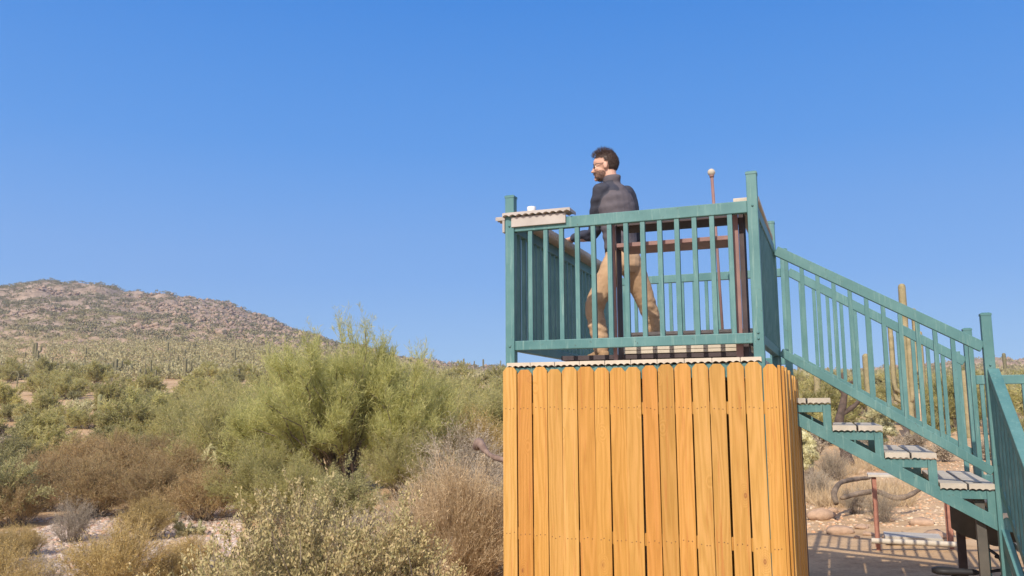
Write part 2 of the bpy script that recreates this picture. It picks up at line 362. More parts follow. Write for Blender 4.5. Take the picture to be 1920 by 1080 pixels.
# ------------------------------------------------------------------ the platform
W, S1, D = 1.777, 1.68, 3.116
ZR0, ZR1, ZP = 2.04, 3.04, 3.25          # bottom of the bottom rail, top of the top rail, post tops
DECK = 1.945
def scallop(u0, u1, ztop, th=.034, pitch=.047, depth=.011):
    """profile of a composite board with a scalloped underside, from u0 to u1"""
    n = max(2, round((u1 - u0) / pitch)); pts = [(u0 + .004, ztop), (u0, ztop - .005)]
    for i in range(n):
        a = u0 + (u1 - u0) * i / n; b = u0 + (u1 - u0) * (i + 1) / n
        for k in range(7):
            t = k / 7; pts.append((a + (b - a) * t, ztop - th + depth * math.sin(math.pi * t)))
    pts += [(u1, ztop - th), (u1, ztop - .005), (u1 - .004, ztop)]
    return pts[::-1]
plat = empty('observation_platform', 'raised green steel observation platform with cream deck boards behind the picket fence', 'observation platform', (0, 0, -.15)); plat['world_parts'] = 1

def post(x, y, z0, z1, parent, s=.072):
    if z0 == 0: z0 = -.2
    m = MB().box(x - s / 2, y - s / 2, z0, x + s / 2, y + s / 2, z1 - .02)
    p = m.build('post', M['green'], parent, .004)
    c = MB(); k = s / 2 + .003
    c.add([(x - k, y - k, z1 - .024), (x + k, y - k, z1 - .024), (x + k, y + k, z1 - .024), (x - k, y + k, z1 - .024),
           (x - k, y - k, z1 - .008), (x + k, y - k, z1 - .008), (x + k, y + k, z1 - .008), (x - k, y + k, z1 - .008),
           (x - k + .014, y - k + .014, z1), (x + k - .014, y - k + .014, z1), (x + k - .014, y + k - .014, z1), (x - k + .014, y + k - .014, z1)],
          [(3, 2, 1, 0), (0, 1, 5, 4), (1, 2, 6, 5), (2, 3, 7, 6), (3, 0, 4, 7), (4, 5, 9, 8), (5, 6, 10, 9), (6, 7, 11, 10), (7, 4, 8, 11), (8, 9, 10, 11)])
    c.build('post_cap', M['green'], p)
    return p
def railing(p0, p1, z0a, z1a, z0b, z1b, n, parent, first=None, bw=.034, rh=.085, rt=.05):
    """rails between p0 and p1 (xy); heights of bottom-rail underside and top-rail top at either end; n balusters"""
    p0 = Vector((*p0, 0)); p1 = Vector((*p1, 0)); Z = Vector((0, 0, 1)); h = rh / 2
    sl = math.hypot((p1 - p0).length, z1b - z1a) / max(1e-6, (p1 - p0).length)
    hv = rh * sl
    top = MB().bar(p0 + Z * (z1a - hv / 2), p1 + Z * (z1b - hv / 2), rt, rh).build('railing', M['green'], parent, .005)
    MB().bar(p0 + Z * (z0a + hv * .42), p1 + Z * (z0b + hv * .42), rt, rh * .84).build('bottom_rail', M['green'], top, .005)
    for i in range(n):
        t = (i + 1) / (n + 1) if first is None else first[0] + first[1] * i
        q = p0.lerp(p1, t); za = z0a + (z0b - z0a) * t + hv * .8; zb = z1a + (z1b - z1a) * t - hv + .006
        MB().box(q.x - bw / 2, q.y - bw / 2, za, q.x + bw / 2, q.y + bw / 2, zb).build('baluster', M['green'], top, .002)
    return top
HS = .036
for (x, y, z0) in ((0, 0, .0), (W + .036, 0, 0), (0, D, 0), (W + .09, D, 0), (W + .05, S1 + .03, 0)):
    post(x, y, z0, ZP, plat)
railing((HS, 0), (W, 0), ZR0, ZR1, ZR0, ZR1, 13, plat)
railing((0, HS), (0, D - HS), ZR0, ZR1, ZR0, ZR1, 23, plat)
railing((HS, D), (W + .054, D), ZR0, ZR1, ZR0, ZR1, 13, plat)
railing((W + .036, HS), (W + .05, S1 - .006), ZR0, ZR1 - .0, ZR0, ZR1, 12, plat)
# deck boards run front to back; their scalloped ends show at the front
bx = -.02; i = 0
while bx < W + .02:
    w = min(.186, W + .05 - bx)
    MB().prism(scallop(bx, bx + w, DECK), 'y', -.052 + random.uniform(-.004, .004), D).build('deck_board', M['board'], plat)
    bx += w + .004
for x0, y0, x1, y1 in ((HS, -.03, W, .03), (HS, D - .03, W + .05, D + .03), (-.03, HS, .03, D - HS), (W, HS, W + .06, D - HS), (.6, .03, .66, D - .03), (1.2, .03, 1.26, D - .03)):
    MB().box(x0, y0, DECK - .036 - .10, x1, y1, DECK - .036).build('rim_beam', M['green'], plat, .004)
# cover boards on the rails
cb = MB().prism(scallop(-.045, .50, 3.098, .030, .055, .013), 'y', -.075, .085).build('cover_board', M['board_grey'], plat)
cb['label'] = 'grey scalloped board lying on the front rail at its far left end'
MB().box(.018, -.047, 3.008 - .02, .455, -.028, 3.066).build('cover_board', M['board_grey'], plat, .003)
MB().prism(scallop(-.012, .30, 3.086, .030, .055, .013), 'x', -.125, -.048).build('cover_board', M['board_grey'], plat)
MB().box(-.07, -.01, 2.96, -.05, .28, 3.056).build('cover_board', M['board_grey'], plat, .003)
y = .34
while y < 2.45:
    MB().prism(scallop(y, y + .186, 3.094 + random.uniform(-.002, .002), .062, .0465, .036), 'x', -.07, .125).build('cover_board', M['board'], plat); y += .19
y = .05
while y < 1.4:
    MB().prism(scallop(y, y + .186, 3.082, .036, .0465, .016), 'x', W - .10, W + .075).build('cover_board', M['board'], plat); y += .19
MB().tube([(.02, .30, 3.05), (.045, .345, 3.048)], .05, 14).build('bracket', M['brown'], plat, .006)
sm = MB().tube([(.075, .27, 3.095), (.075, .27, 3.13), (.075, .27, 3.165)], [.024, .018, .018], 14)
cap = sm.build('post_light', M['black']); tag(cap, 'small white topped light sitting on the grey cover board at the platform corner', 'light')
MB().tube([(.075, .27, 3.166), (.075, .27, 3.215)], [.036, .036], 16).build('cap', M['white'], cap, .004)

# step platform and bench tiers inside
step = empty('stepped_bench', 'low two tier plank bench on dark steel frame inside the railing', 'bench')
MB().box(.30, .30, 1.972, 1.72, 1.25, 2.008).build('frame', M['dark'], step, .003)
for (x0, x1) in ((.42, .5), (1.0, 1.06), (1.58, 1.66)):
    MB().box(x0, .36, DECK + .001, x1, 1.2, 1.973).build('leg', M['dark'], step)
for j in range(3):
    MB().box(.80, .29 + j * .145, 2.010, 1.725, .29 + j * .145 + .138, 2.034).build('seat_board', M['board'], step, .003)
    MB().box(.80, .292 + j * .145, 2.037, 1.725, .292 + j * .145 + .138, 2.060).build('seat_board', M['board'], step, .003)
MB().box(.70, 1.02, 2.10, 1.70, 1.3, 2.178).build('riser', M['dark'], step, .003)
for j in range(2):
    MB().box(.66, 1.0 + j * .16, 2.180, 1.705, 1.0 + j * .16 + .15, 2.205).build('seat_board', M['board'], step, .003)
    MB().box(.66, 1.002 + j * .16, 2.209, 1.705, 1.0 + j * .16 + .15, 2.236).build('seat_board', M['board'], step, .003)

# brown shelf frame
fr = empty('shelf_frame', 'brown steel frame with two posts carrying a narrow shelf inside the railing', 'frame')
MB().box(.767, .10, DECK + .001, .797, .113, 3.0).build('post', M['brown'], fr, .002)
MB().box(.798, .114, DECK + .001, .806, .27, 3.0).build('post', M['dark'], fr, .002)  # shaded flank of the brown post, its shade put into the colour
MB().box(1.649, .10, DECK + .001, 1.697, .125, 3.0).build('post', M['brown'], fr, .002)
MB().box(1.698, .127, DECK + .001, 1.733, .30, 3.0).build('post', M['dark'], fr, .002)  # recessed side of the right post, darker colour standing in for shade
MB().box(.808, .10, 2.797, 1.648, .42, 2.828).build('shelf', M['brown'], fr, .003)
MB().box(.808, .12, 2.962, 1.690, .40, 2.978).build('upper_shelf', M['dark'], fr, .003)

# leaning pole with a round knob
pole = MB().tube([(1.352, 2.0, 2.20 - .26), (1.325, 2.0, 3.0), (1.300, 2.0, 3.80)], [.0125, .0135, .0155], 12).build('pole', M['brown'])
tag(pole, 'thin brown pole with a round cream knob standing up behind the railing', 'pole')
MB().ball((1.297, 2.0, 3.835), .036, 12).build('knob', M['board'], pole)
MB().tube([(1.2995, 2.0, 3.785), (1.2985, 2.0, 3.812)], [.02, .024], 12).build('collar', M['brown'], pole)

# ------------------------------------------------------------------ stairs
st = empty('staircase', 'green steel staircase with cream board treads going down beside the fence', 'staircase', (0, 0, 0))
TX = [1.935, 2.25, 2.640, 3.03]; TZ = [1.682, 1.452, 1.235, 1.000]; TXR = [2.25, 2.64, 3.025, 3.43]
SF, SB = S1 - .0, D                     # near and far side of the stairs
for i in range(4):
    x0 = TX[i] - (.07 if i == 0 else 0); x1 = TXR[i]; w = (x1 - x0 - .02) / 2
    for k in range(2):
        a = x0 + k * (w + .016)
        MB().prism(scallop(a, a + w, TZ[i], .048, w / 4, .010), 'y', SF - .02, SB + .01).build('tread_board', M['board_tread'], st)
sy = SF + .02
def stringer(y0, y1):
    g = MB()
    # sloping plate with steps' triangles: bars
    P = lambda x, z: (x, z)
    slope = (.665 - 1.523) / (3.43 - 1.9)
    zt = lambda x: 1.60 + slope * (x - 1.9)
    zb = lambda x: 1.49 + slope * (x - 1.9)
    g.prism([(1.86, zb(1.86)), (3.43, zb(3.43)), (3.43, zt(3.43)), (1.86, zt(1.86))], 'y', y0, y1)
    s = g.build('stringer', M['green'], st, .003)
    for i in range(4):
        x0 = TX[i] - (.05 if i == 0 else 0); x1 = TXR[i] - .005; zz = TZ[i] - .052
        h = MB().box(x0, y0 + .002, zz - .068, x1 - .068, y1 - .002, zz - .002)
        h.build('tread_bracket', M['green'], st, .002)
        MB().box(x1 - .066, y0 + .001, zt(x1) - .03, x1, y1 - .001, zz - .002).build('tread_bracket', M['green'], st, .002)
stringer(SF, SF + .05); stringer(SB - .05, SB)
RX0, RX1 = W + .09, 3.414
railing((RX0, SF - .006), (RX1, SF - .006), 2.037, 3.022, 1.055, 2.125, 12, st, first=(.052, .0811))
railing((W + .13, SB), (3.47, SB), 2.08, 3.05, 1.13, 2.08, 11, st, first=(.07, .0811))
post(3.452, SF, 0, 2.352, st, .076)
post(3.51, SB, 0, 2.352, st, .076)
MB().box(3.395, SB - .02, .9, 3.435, SB + .02, 2.13).build('baluster', M['green'], st, .002)
for (x, y, z) in ((3.452, SF - .040, 1.93), (3.452, SF - .040, 1.15), (1.813, -.037, 2.07), (1.813, -.037, 2.11), (0, -.037, 2.07), (0, -.037, 3.0), (1.813, -.037, 3.0)):
    MB().tube([(x, y, z), (x, y - .006, z)], .008, 8).build('bolt', M['green'], st)
# landing and the second flight, towards the camera
LZ = .785
x = 3.45
while x < 4.75:
    MB().prism(scallop(x, x + .186, LZ, .045, .0465, .013), 'y', SF - .05, SB + .03).build('landing_board', M['board'], st); x += .19
for a in ((3.432, SF - .03, 4.78, SF + .02), (3.432, SB - .02, 4.78, SB + .03), (3.432, SF + .02, 3.48, SB - .02), (4.73, SF + .02, 4.78, SB - .02)):
    MB().box(a[0], a[1], LZ - .145, a[2], a[3], LZ - .046).build('landing_frame', M['green'], st, .003)
post(4.75, SB, 0, 2.0, st); post(4.75, SF, 0, 2.352, st)
railing((3.55, SB), (4.712, SB), .90, 1.897, .90, 1.897, 6, st, first=(.04, .15))
railing((4.75, SF + .04), (4.75, SB - .04), .90, 1.897, .90, 1.897, 9, st)
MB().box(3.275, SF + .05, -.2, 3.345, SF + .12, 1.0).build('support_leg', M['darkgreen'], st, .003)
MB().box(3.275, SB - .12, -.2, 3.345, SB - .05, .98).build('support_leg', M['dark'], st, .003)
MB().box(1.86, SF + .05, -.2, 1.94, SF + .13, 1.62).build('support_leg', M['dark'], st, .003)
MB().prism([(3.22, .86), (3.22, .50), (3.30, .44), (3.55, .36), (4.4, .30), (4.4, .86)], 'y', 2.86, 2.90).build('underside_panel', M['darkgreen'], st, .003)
# second flight: three treads, stringers, rail
f2 = [(SF - .05 - .385 * (k + 1), LZ - .215 * (k + 1)) for k in range(4)]
for (y, z) in f2:
    for k in range(2):
        a = y + .19 * k
        MB().prism(scallop(a, a + .182, z, .045, .0465, .013), 'x', 3.50, 4.72).build('tread_board', M['board'], st)
for xx in (3.432, 4.735):
    MB().prism([(SF - .03, LZ - .12), (SF - .03, LZ - .26), (.15, -.15), (.30, -.09), ], 'x', xx, xx + .05).build('stringer', M['green'], st, .003)
yA, yB = SF - .04, .30
def f2rail(x):
    za, zb = 1.905, 1.905 - .66 * (yA - yB)
    t = MB().bar((x, yA, za - .03), (x, yB, zb - .03), .082, .07).build('railing', M['green'], st, .006)
    MB().bar((x, yA, za - .93), (x, yB, zb - .93), .04, .07).build('bottom_rail', M['green'], t, .004)
    n = 10
    for i in range(n):
        y = yA + (yB - yA) * (i + .6) / n; z = za + (zb - za) * (i + .6) / n
        MB().box(x - .017, y - .017, z - .9, x + .017, y + .017, z - .075).build('baluster', M['green'], t, .002)
    post(x, .27, 0, 1.20, st, .07)
f2rail(3.468); f2rail(4.75)
MB().bar((3.47, 1.86, .73), (3.47, 1.2, .06), .03, .03).build('brace', M['steel'], st, .002)

# ------------------------------------------------------------------ picket fence skirt
fence = empty('picket_fence', 'honey stained dog ear picket fence screening the space under the platform', 'fence')
def picket(x0, x1, z1, y0, y1, axis='x', lean=0.0, notch=True):
    w = x1 - x0; e = .031; z0 = -.17
    prof = [(x0 + lean, z0), (x1 + lean, z0), (x1, z1 - e), (x1 - e * .85, z1), (x0 + e * .85, z1), (x0, z1 - e)]
    if axis == 'x':
        n = 6; P = lambda u, v, a: (u, a, v)
    else:
        n = 6; P = lambda u, v, a: (a, u, v)
    vs = [P(u, v, y0) for u, v in prof] + [P(u, v, y1) for u, v in prof]
    fs = [tuple(range(n)), tuple(range(2 * n - 1, n - 1, -1))] + [(i, n + i, n + (i + 1) % n, (i + 1) % n) for i in range(n)]
    return MB().add(vs, fs).build('picket', M['wood'], fence, .0022)
pxs = [(943, 968), (970, 996), (999, 1025), (1026, 1052), (1053.5, 1081), (1082.3, 1112.5), (1114, 1141), (1143, 1171.5), (1172, 1200), (1203.5, 1231), (1233, 1262), (1264, 1294), (1297, 1327), (1329, 1358), (1362.5, 1394), (1396, 1427), (1430, 1452)]
tops = [689, 693.5, 688, 692.5, 688.5, 688, 689.5, 689.5, 688.5, 685.5, 683.5, 682, 682, 682.5, 680, 679, 683]
def plane_y(px, py, Y):
    d = FWD + RGT * ((px - 960) / F) - UPV * ((py - 540) / F); t = (Y - CY) / d.y
    return CX + d.x * t, CZ + d.z * t
FY = -.062
random.seed(11)
for k, ((a, b), tp) in enumerate(zip(pxs, tops)):
    xa, z1 = plane_y(a, tp, FY); xb, _ = plane_y(b, tp, FY)
    if k == 16: xb = 1.925
    p = picket(xa - .0006, xb + .0006, z1, FY, FY + .017 + random.uniform(0, .002), lean=random.uniform(-.006, .006) if k not in (0, 16) else 0)
    n = MB()
    for zz in (1.603 + random.uniform(-.006, .006), .70 + random.uniform(-.01, .01)):
        for q in (.22, .5, .78):
            xx = xa + (xb - xa) * q + random.uniform(-.006, .006); z_ = zz + random.uniform(-.008, .008)
            n.tube([(xx, FY - .0015, z_), (xx, FY + .004, z_)], .0036, 7)
    n.build('nail', M['nail'], p)
for zz in (1.56, .66, .12):
    MB().box(-.05, FY + .022, zz, 1.90, FY + .06, zz + .085).build('fence_rail', M['wood'], fence, .002)
# corner boards and the side run
MB().box(1.927, FY + .001, -.17, 1.945, FY + .085, 1.885).build('corner_board', M['wood'], fence, .002)
yy = FY + .09; k = 0
FEND = 2.18
while yy < FEND - .04:
    w = .108
    ox = random.choice((0, .004, .011, .017)); picket(yy, yy + w, 1.885 - .004 * (k % 3) - .002 * k, 1.9465 + ox, 1.9635 + ox, 'y', lean=random.uniform(-.004, .004))
    yy += w + random.uniform(.004, .014); k += 1
for zz in (1.52, .66):
    MB().box(1.905, FY + .09, zz, 1.944, 2.15, zz + .085).build('fence_rail', M['wood'], fence, .002)
    MB().box(-.034, .10, zz, -.004, 2.9, zz + .085).build('fence_rail', M['wood'], fence, .002)
yy = .10
while yy < 2.9:
    picket(yy, yy + .108, 1.87, -.052, -.036, 'y'); yy += .116
xx = -.03  # unseen back pickets and rails, added to keep the front gaps dark
while xx < 1.85:
    picket(xx, xx + .108, 1.86, 2.20, 2.217); xx += .111
for zz in (1.52, .66): MB().box(-.03, 2.16, zz, 1.89, 2.198, zz + .085).build('fence_rail', M['wood'], fence, .002)
MB().box(1.90, 2.16, -.2, 1.985, 2.25, 1.60).build('fence_post', M['dark'], fence, .003)

# ------------------------------------------------------------------ vegetation
def unit(a): return a / (np.linalg.norm(a, axis=-1, keepdims=True) + 1e-9)
def strips(P0, P1, w0, w1, N=None, rs=rng, bend=None):
    """flat tapered blades from P0 to P1 with a mid point: 2 quads each"""
    n = len(P0); d = unit(P1 - P0)
    R = rs.normal(size=(n, 3)) if N is None else N
    s = unit(np.cross(d, R))
    mid = (P0 + P1) / 2 + (0 if bend is None else bend)
    w0 = np.broadcast_to(w0, n)[:, None]; w1 = np.broadcast_to(w1, n)[:, None]; wm = (w0 + w1) / 2
    V = np.stack([P0 - s * w0 / 2, P0 + s * w0 / 2, mid - s * wm / 2, mid + s * wm / 2, P1 - s * w1 / 2, P1 + s * w1 / 2], 1).reshape(-1, 3)
    b = np.arange(n)[:, None] * 6
    Fq = np.concatenate([b + np.array([0, 1, 3, 2]), b + np.array([2, 3, 5, 4])], 0)
    return V, Fq
def leaves(P, Dr, L, w, rs=rng, N=None):
    """one rhombic leaf per point"""
    n = len(P); R = rs.normal(size=(n, 3)) if N is None else N
    d = unit(Dr); s = unit(np.cross(d, R)); L = np.broadcast_to(L, n)[:, None]; w = np.broadcast_to(w, n)[:, None]
    V = np.stack([P, P + d * L * .45 + s * w / 2, P + d * L, P + d * L * .45 - s * w / 2], 1).reshape(-1, 3)
    return V, np.arange(n * 4).reshape(-1, 4)
def tubes(C, rad, n=5):
    """many curved tubes: C (m,k,3) points, rad (m,k)"""
    m_, k, _ = C.shape; d = unit(np.gradient(C, axis=1)); ref = np.array([.31, .57, .76]); a = unit(np.cross(d, ref)); b = np.cross(d, a)
    t = np.arange(n) * 2 * np.pi / n
    V = C[:, :, None, :] + (a[:, :, None, :] * np.cos(t)[None, None, :, None] + b[:, :, None, :] * np.sin(t)[None, None, :, None]) * rad[:, :, None, None]
    V = V.reshape(-1, 3); i, j, q = np.meshgrid(np.arange(m_), np.arange(k - 1), np.arange(n), indexing='ij'); q2 = (q + 1) % n
    o = lambda jj, qq: (i * k + jj) * n + qq
    return V, np.stack([o(j, q), o(j, q2), o(j + 1, q2), o(j + 1, q)], -1).reshape(-1, 4)
def join(parts):
    Vs, Fs, o = [], [], 0
    for V, Fq in parts: Vs.append(V); Fs.append(Fq + o); o += len(V)
    return np.vstack(Vs), np.vstack(Fs)

TT = [.8]
def bush(seed, H, Wd, n_stem, n_twig, n_leaf, tw, leaf, up=.5, stem_r=.012, base_r=.12, low=.25, spread_rand=.6, lobes=.25, leaf_up=0., tip=False, twig_w=.006, lump=0.0):
    """stems fan out from the ground to an uneven dome; twigs on them carry leaves. -> (stems V,F), (leaf V,F)"""
    rs = np.random.default_rng(seed)
    az = rs.uniform(0, 2 * np.pi, n_stem); r = np.sqrt(rs.uniform(.0, 1, n_stem))
    ph = rs.uniform(0, 6.28, 4)
    lob = 1 + lobes * (.5 * np.sin(2 * az + ph[0]) + .5 * np.sin(3 * az + ph[1]) + .4 * np.sin(5 * az + ph[2]))
    hv = 1 + lobes * rs.normal(size=n_stem) * .6
    zt = H * (low + (1 - low) * np.sqrt(np.clip(1 - r ** 2, 0, 1))) * rs.uniform(.72, 1.0, n_stem) * np.clip(hv, .5, 1.1)
    Tp = np.stack([r * lob * Wd / 2 * np.cos(az), r * lob * Wd / 2 * np.sin(az), zt], 1)
    B = np.stack([base_r * rs.normal(size=n_stem), base_r * rs.normal(size=n_stem), np.full(n_stem, -.08)], 1)
    Md = B * .5 + Tp * .5 + np.stack([-.12 * Tp[:, 0], -.12 * Tp[:, 1], .10 * H + 0 * r], 1) + rs.normal(size=(n_stem, 3)) * .06 * H
    t = np.linspace(0, 1, 7)[None, :, None]
    C = B[:, None] * (1 - t) ** 2 + 2 * t * (1 - t) * Md[:, None] + Tp[:, None] * t ** 2
    C[:, 1:-1] += rs.normal(size=(n_stem, 5, 3)) * .018 * H
    rad = stem_r * (1.05 - .85 * t[..., 0]) * rs.uniform(.6, 1.3, n_stem)[:, None]
    S = tubes(C, rad, 5)
    si = rs.integers(0, n_stem, n_twig); tt = rs.uniform(.30, 1, n_twig) ** TT[0]
    q = tt * 6; q0 = np.clip(q.astype(int), 0, 5); fr = (q - q0)[:, None]
    P = C[si, q0] * (1 - fr) + C[si, q0 + 1] * fr; tang = unit(C[si, q0 + 1] - C[si, q0])
    out = unit(P * np.array([1, 1, .3]))
    dr = unit(tang * .6 + out * .35 + np.array([0, 0, up]) + rs.normal(size=(n_twig, 3)) * spread_rand)
    ln = tw * rs.uniform(.4, 1.3, n_twig)[:, None]
    E1 = P + dr * ln; E1[:, 2] = np.maximum(E1[:, 2], .02)
    bend = rs.normal(size=(n_twig, 3)) * ln * .08
    TW = strips(P, E1, twig_w, twig_w * .4, rs=rs, bend=bend)
    if n_leaf == 0: return S, TW
    ti = rs.integers(0, n_twig, n_leaf); u = rs.uniform(.05, 1.0, n_leaf)[:, None]
    if tip: u = 1 - (1 - u) * .6
    LP = P[ti] * (1 - u) + E1[ti] * u + bend[ti] * (4 * u * (1 - u)) + rs.normal(size=(n_leaf, 3)) * .012
    LD = unit(dr[ti] * .7 + rs.normal(size=(n_leaf, 3)) * .75 + np.array([0, 0, leaf_up]))
    L = leaf[0] * rs.uniform(.6, 1.35, n_leaf); w = leaf[1] * rs.uniform(.7, 1.3, n_leaf)
    LV = leaves(LP, LD, L, w, rs=rs)
    return join([S]), join([TW, LV])

FM = {
 'paloverde': foliage('palo_verde_twigs', [(.34, .35, .12), (.48, .47, .17), (.60, .57, .23), (.40, .41, .15), (.64, .57, .27)], trans=.5),
 'green': foliage('yellow_green_leaves', [(.36, .35, .12), (.46, .43, .16), (.58, .52, .22), (.42, .40, .16), (.60, .50, .27)], trans=.5),
 'olive': foliage('olive_leaves', [(.28, .27, .11), (.38, .36, .16), (.46, .42, .21), (.33, .31, .14)], trans=.45),
 'grey': foliage('grey_twigs', [(.32, .26, .19), (.45, .38, .28), (.37, .30, .22), (.52, .45, .34), (.28, .23, .16)], trans=.1),
 'rust': foliage('rust_brown_twigs', [(.32, .205, .10), (.39, .27, .13), (.43, .30, .15), (.38, .30, .13), (.49, .39, .23)], trans=.35),
 'gold': foliage('golden_brown_twigs', [(.38, .27, .09), (.47, .335, .12), (.54, .40, .17), (.34, .26, .10), (.60, .47, .26)], trans=.2),
 'jojoba': foliage('jojoba_leaves', [(.31, .29, .13), (.46, .40, .19), (.60, .50, .25), (.38, .34, .16), (.66, .54, .30), (.50, .39, .20)], trans=.25),
 'straw': foliage('straw_blades', [(.54, .39, .23), (.64, .48, .29), (.72, .57, .37), (.47, .34, .20), (.68, .50, .27)], trans=.25),
 'bark': simple('twig_bark', (.15, .115, .085), (.27, .22, .17), 9, .9, .4),
 'barkdark': simple('dark_bark', (.06, .045, .035), (.14, .10, .08), 9, .9, .6, bdist=.02),
 'cactus': None,
}
def cactus_mat(name, a, b_, c_):
    Mt, n, l, b = mat(name, .75, .2); v = objco(n, l)
    t = noise(n, l, 3.5, 5, .6, v); r = ramp(n, [(.3, a), (.5, b_), (.7, c_)]); l.new(t.outputs[0], r.inputs[0])
    t2 = noise(n, l, 60, 3, .7, v); r2 = ramp(n, [(.42, (.75, .75, .75)), (.6, (1.25, 1.2, 1.1))]); l.new(t2.outputs[0], r2.inputs[0])
    l.new(mixc(n, l, 1, r.outputs[0], r2.outputs[0], 'MULTIPLY'), b.inputs['Base Color']); bump(n, l, b, t2.outputs[0], .5, .01); return Mt
FM['cactus'] = cactus_mat('saguaro_skin', (.17, .18, .085), (.25, .25, .13), (.36, .32, .19))
FM['cactus_dry'] = cactus_mat('dry_cactus_skin', (.36, .26, .17), (.46, .34, .23), (.55, .43, .31))
FM['cactus_pale'] = cactus_mat('pale_saguaro_skin', (.23, .205, .12), (.31, .27, .16), (.39, .33, .21))
FM['cactus_far'] = cactus_mat('far_saguaro_skin', (.13, .125, .07), (.18, .17, .10), (.24, .21, .13))
FM['branch'] = simple('brown_branch', (.15, .10, .08), (.28, .20, .16), 12, .9, .5, bdist=.01)
FM['fallen'] = cactus_mat('fallen_cactus_skin', (.09, .07, .05), (.19, .145, .105), (.32, .25, .185))
FM['cholla'] = foliage('cholla_spines', [(.50, .46, .24), (.62, .58, .33), (.42, .38, .18), (.70, .66, .42)], trans=.2)

def kit(name, seed, leafmat, **k):
    """meshes of one shrub kind: stems + foliage"""
    S, L = bush(seed, **k)
    return (mesh_np(name + '_stems', *S, FM['bark']), mesh_np(name + '_foliage', *L, leafmat))
def plant(name, kitm, x, y, z=None, s=1.0, sz=None, rz=None, label=None, cat='shrub', group=None, parts=True):
    if z is None: z = tz(x, y) - .03
    o = bpy.data.objects.new(name, None if parts else kitm[1]); COL.objects.link(o)
    if not parts and 'one' not in kitm[1].keys(): pass
    o.location = (x, y, z); o.rotation_euler = (0, 0, random.uniform(0, 6.28) if rz is None else rz); o.scale = (s, s, sz or s)
    o.empty_display_size = .2
    tag(o, label, cat, group)
    if parts:
        a = bpy.data.objects.new('stems', kitm[0]); link(a, o); b = bpy.data.objects.new('foliage', kitm[1]); link(b, o)
    return o
def merged(name, seed, leafmat, **k):
    """stems and foliage in one mesh with two materials, for shrubs too small to show parts"""
    S, L = bush(seed, **k); V, Fq = join([S, L]); me = mesh_np(name, V, Fq, FM['bark'])
    me.materials.append(leafmat); idx = np.ones(len(Fq), dtype=np.int32); idx[:len(S[1])] = 0; me.polygons.foreach_set('material_index', idx)
    return me

# the big palo verde in the middle
def palo_verde():
    x, y, z = ground_at(640, 19.5)
    t = empty('palo_verde_tree', 'tall feathery green palo verde tree filling the middle, topmost against the blue sky', 'tree', (x, y, z - .05), YAW * -1)
    t.rotation_euler = (0, 0, -YAW)
    TT[0] = .72
    S1_, L1 = bush(21, H=3.75, Wd=4.3, n_stem=84, n_twig=3800, n_leaf=88000, tw=.62, leaf=(.15, .0095), up=.75, stem_r=.036, base_r=.16, low=.30, spread_rand=.42, lobes=.26, leaf_up=.45, twig_w=.011)
    S2_, L2 = bush(22, H=3.3, Wd=2.5, n_stem=38, n_twig=1800, n_leaf=42000, tw=.55, leaf=(.15, .0095), up=.75, stem_r=.03, base_r=.1, low=.4, spread_rand=.4, lobes=.3, leaf_up=.5, twig_w=.011)
    S2_ = (S2_[0] + np.array([1.5, -.2, 0]), S2_[1]); L2 = (L2[0] + np.array([1.5, -.2, 0]), L2[1])
    S3_, L3 = bush(23, H=2.6, Wd=2.9, n_stem=34, n_twig=1600, n_leaf=34000, tw=.5, leaf=(.14, .0095), up=.5, stem_r=.025, base_r=.1, low=.3, spread_rand=.5, lobes=.3, leaf_up=.3, twig_w=.011)
    S3_ = (S3_[0] + np.array([-1.35, .1, 0]), S3_[1]); L3 = (L3[0] + np.array([-1.35, .1, 0]), L3[1])
    a = bpy.data.objects.new('trunk', mesh_np('trunk', *join([S1_, S2_, S3_]), FM['bark'], smooth=True)); link(a, t)
    TT[0] = .8
    b = bpy.data.objects.new('crown', mesh_np('crown', *join([L1, L2, L3]), FM['paloverde'])); link(b, t)
palo_verde()

# jojoba in the foreground
def jojoba(px, d, H, Wd, seed, nl, label, rz=0):
    x, y, z = ground_at(px, d)
    k = kit('jojoba', seed, FM['jojoba'], H=H, Wd=Wd, n_stem=90, n_twig=int(nl / 11), n_leaf=int(nl * 2.3), tw=.16, leaf=(.027, .0135), up=.7, stem_r=.008, base_r=.12, low=.45, spread_rand=.5, lobes=.22, leaf_up=.7, twig_w=.004)
    plant('jojoba_shrub', k, x, y, z - .03, rz=rz, label=label)
jojoba(610, 5.6, 1.43, 1.6, 31, 17000, 'broad jojoba shrub with cream and olive leaves, in front of the palo verde tree')
jojoba(430, 5.7, 1.20, 1.5, 32, 12000, 'paler olive jojoba shrub beside the cobbles at the bottom edge')
jojoba(745, 6.0, 1.16, .95, 33, 7500, 'low jojoba shrub with grey twigs showing, next to the straw coloured clump')
jojoba(570, 8.2, 1.4, 1.0, 34, 6000, 'thin upright jojoba sticking up behind the broad jojoba shrub')

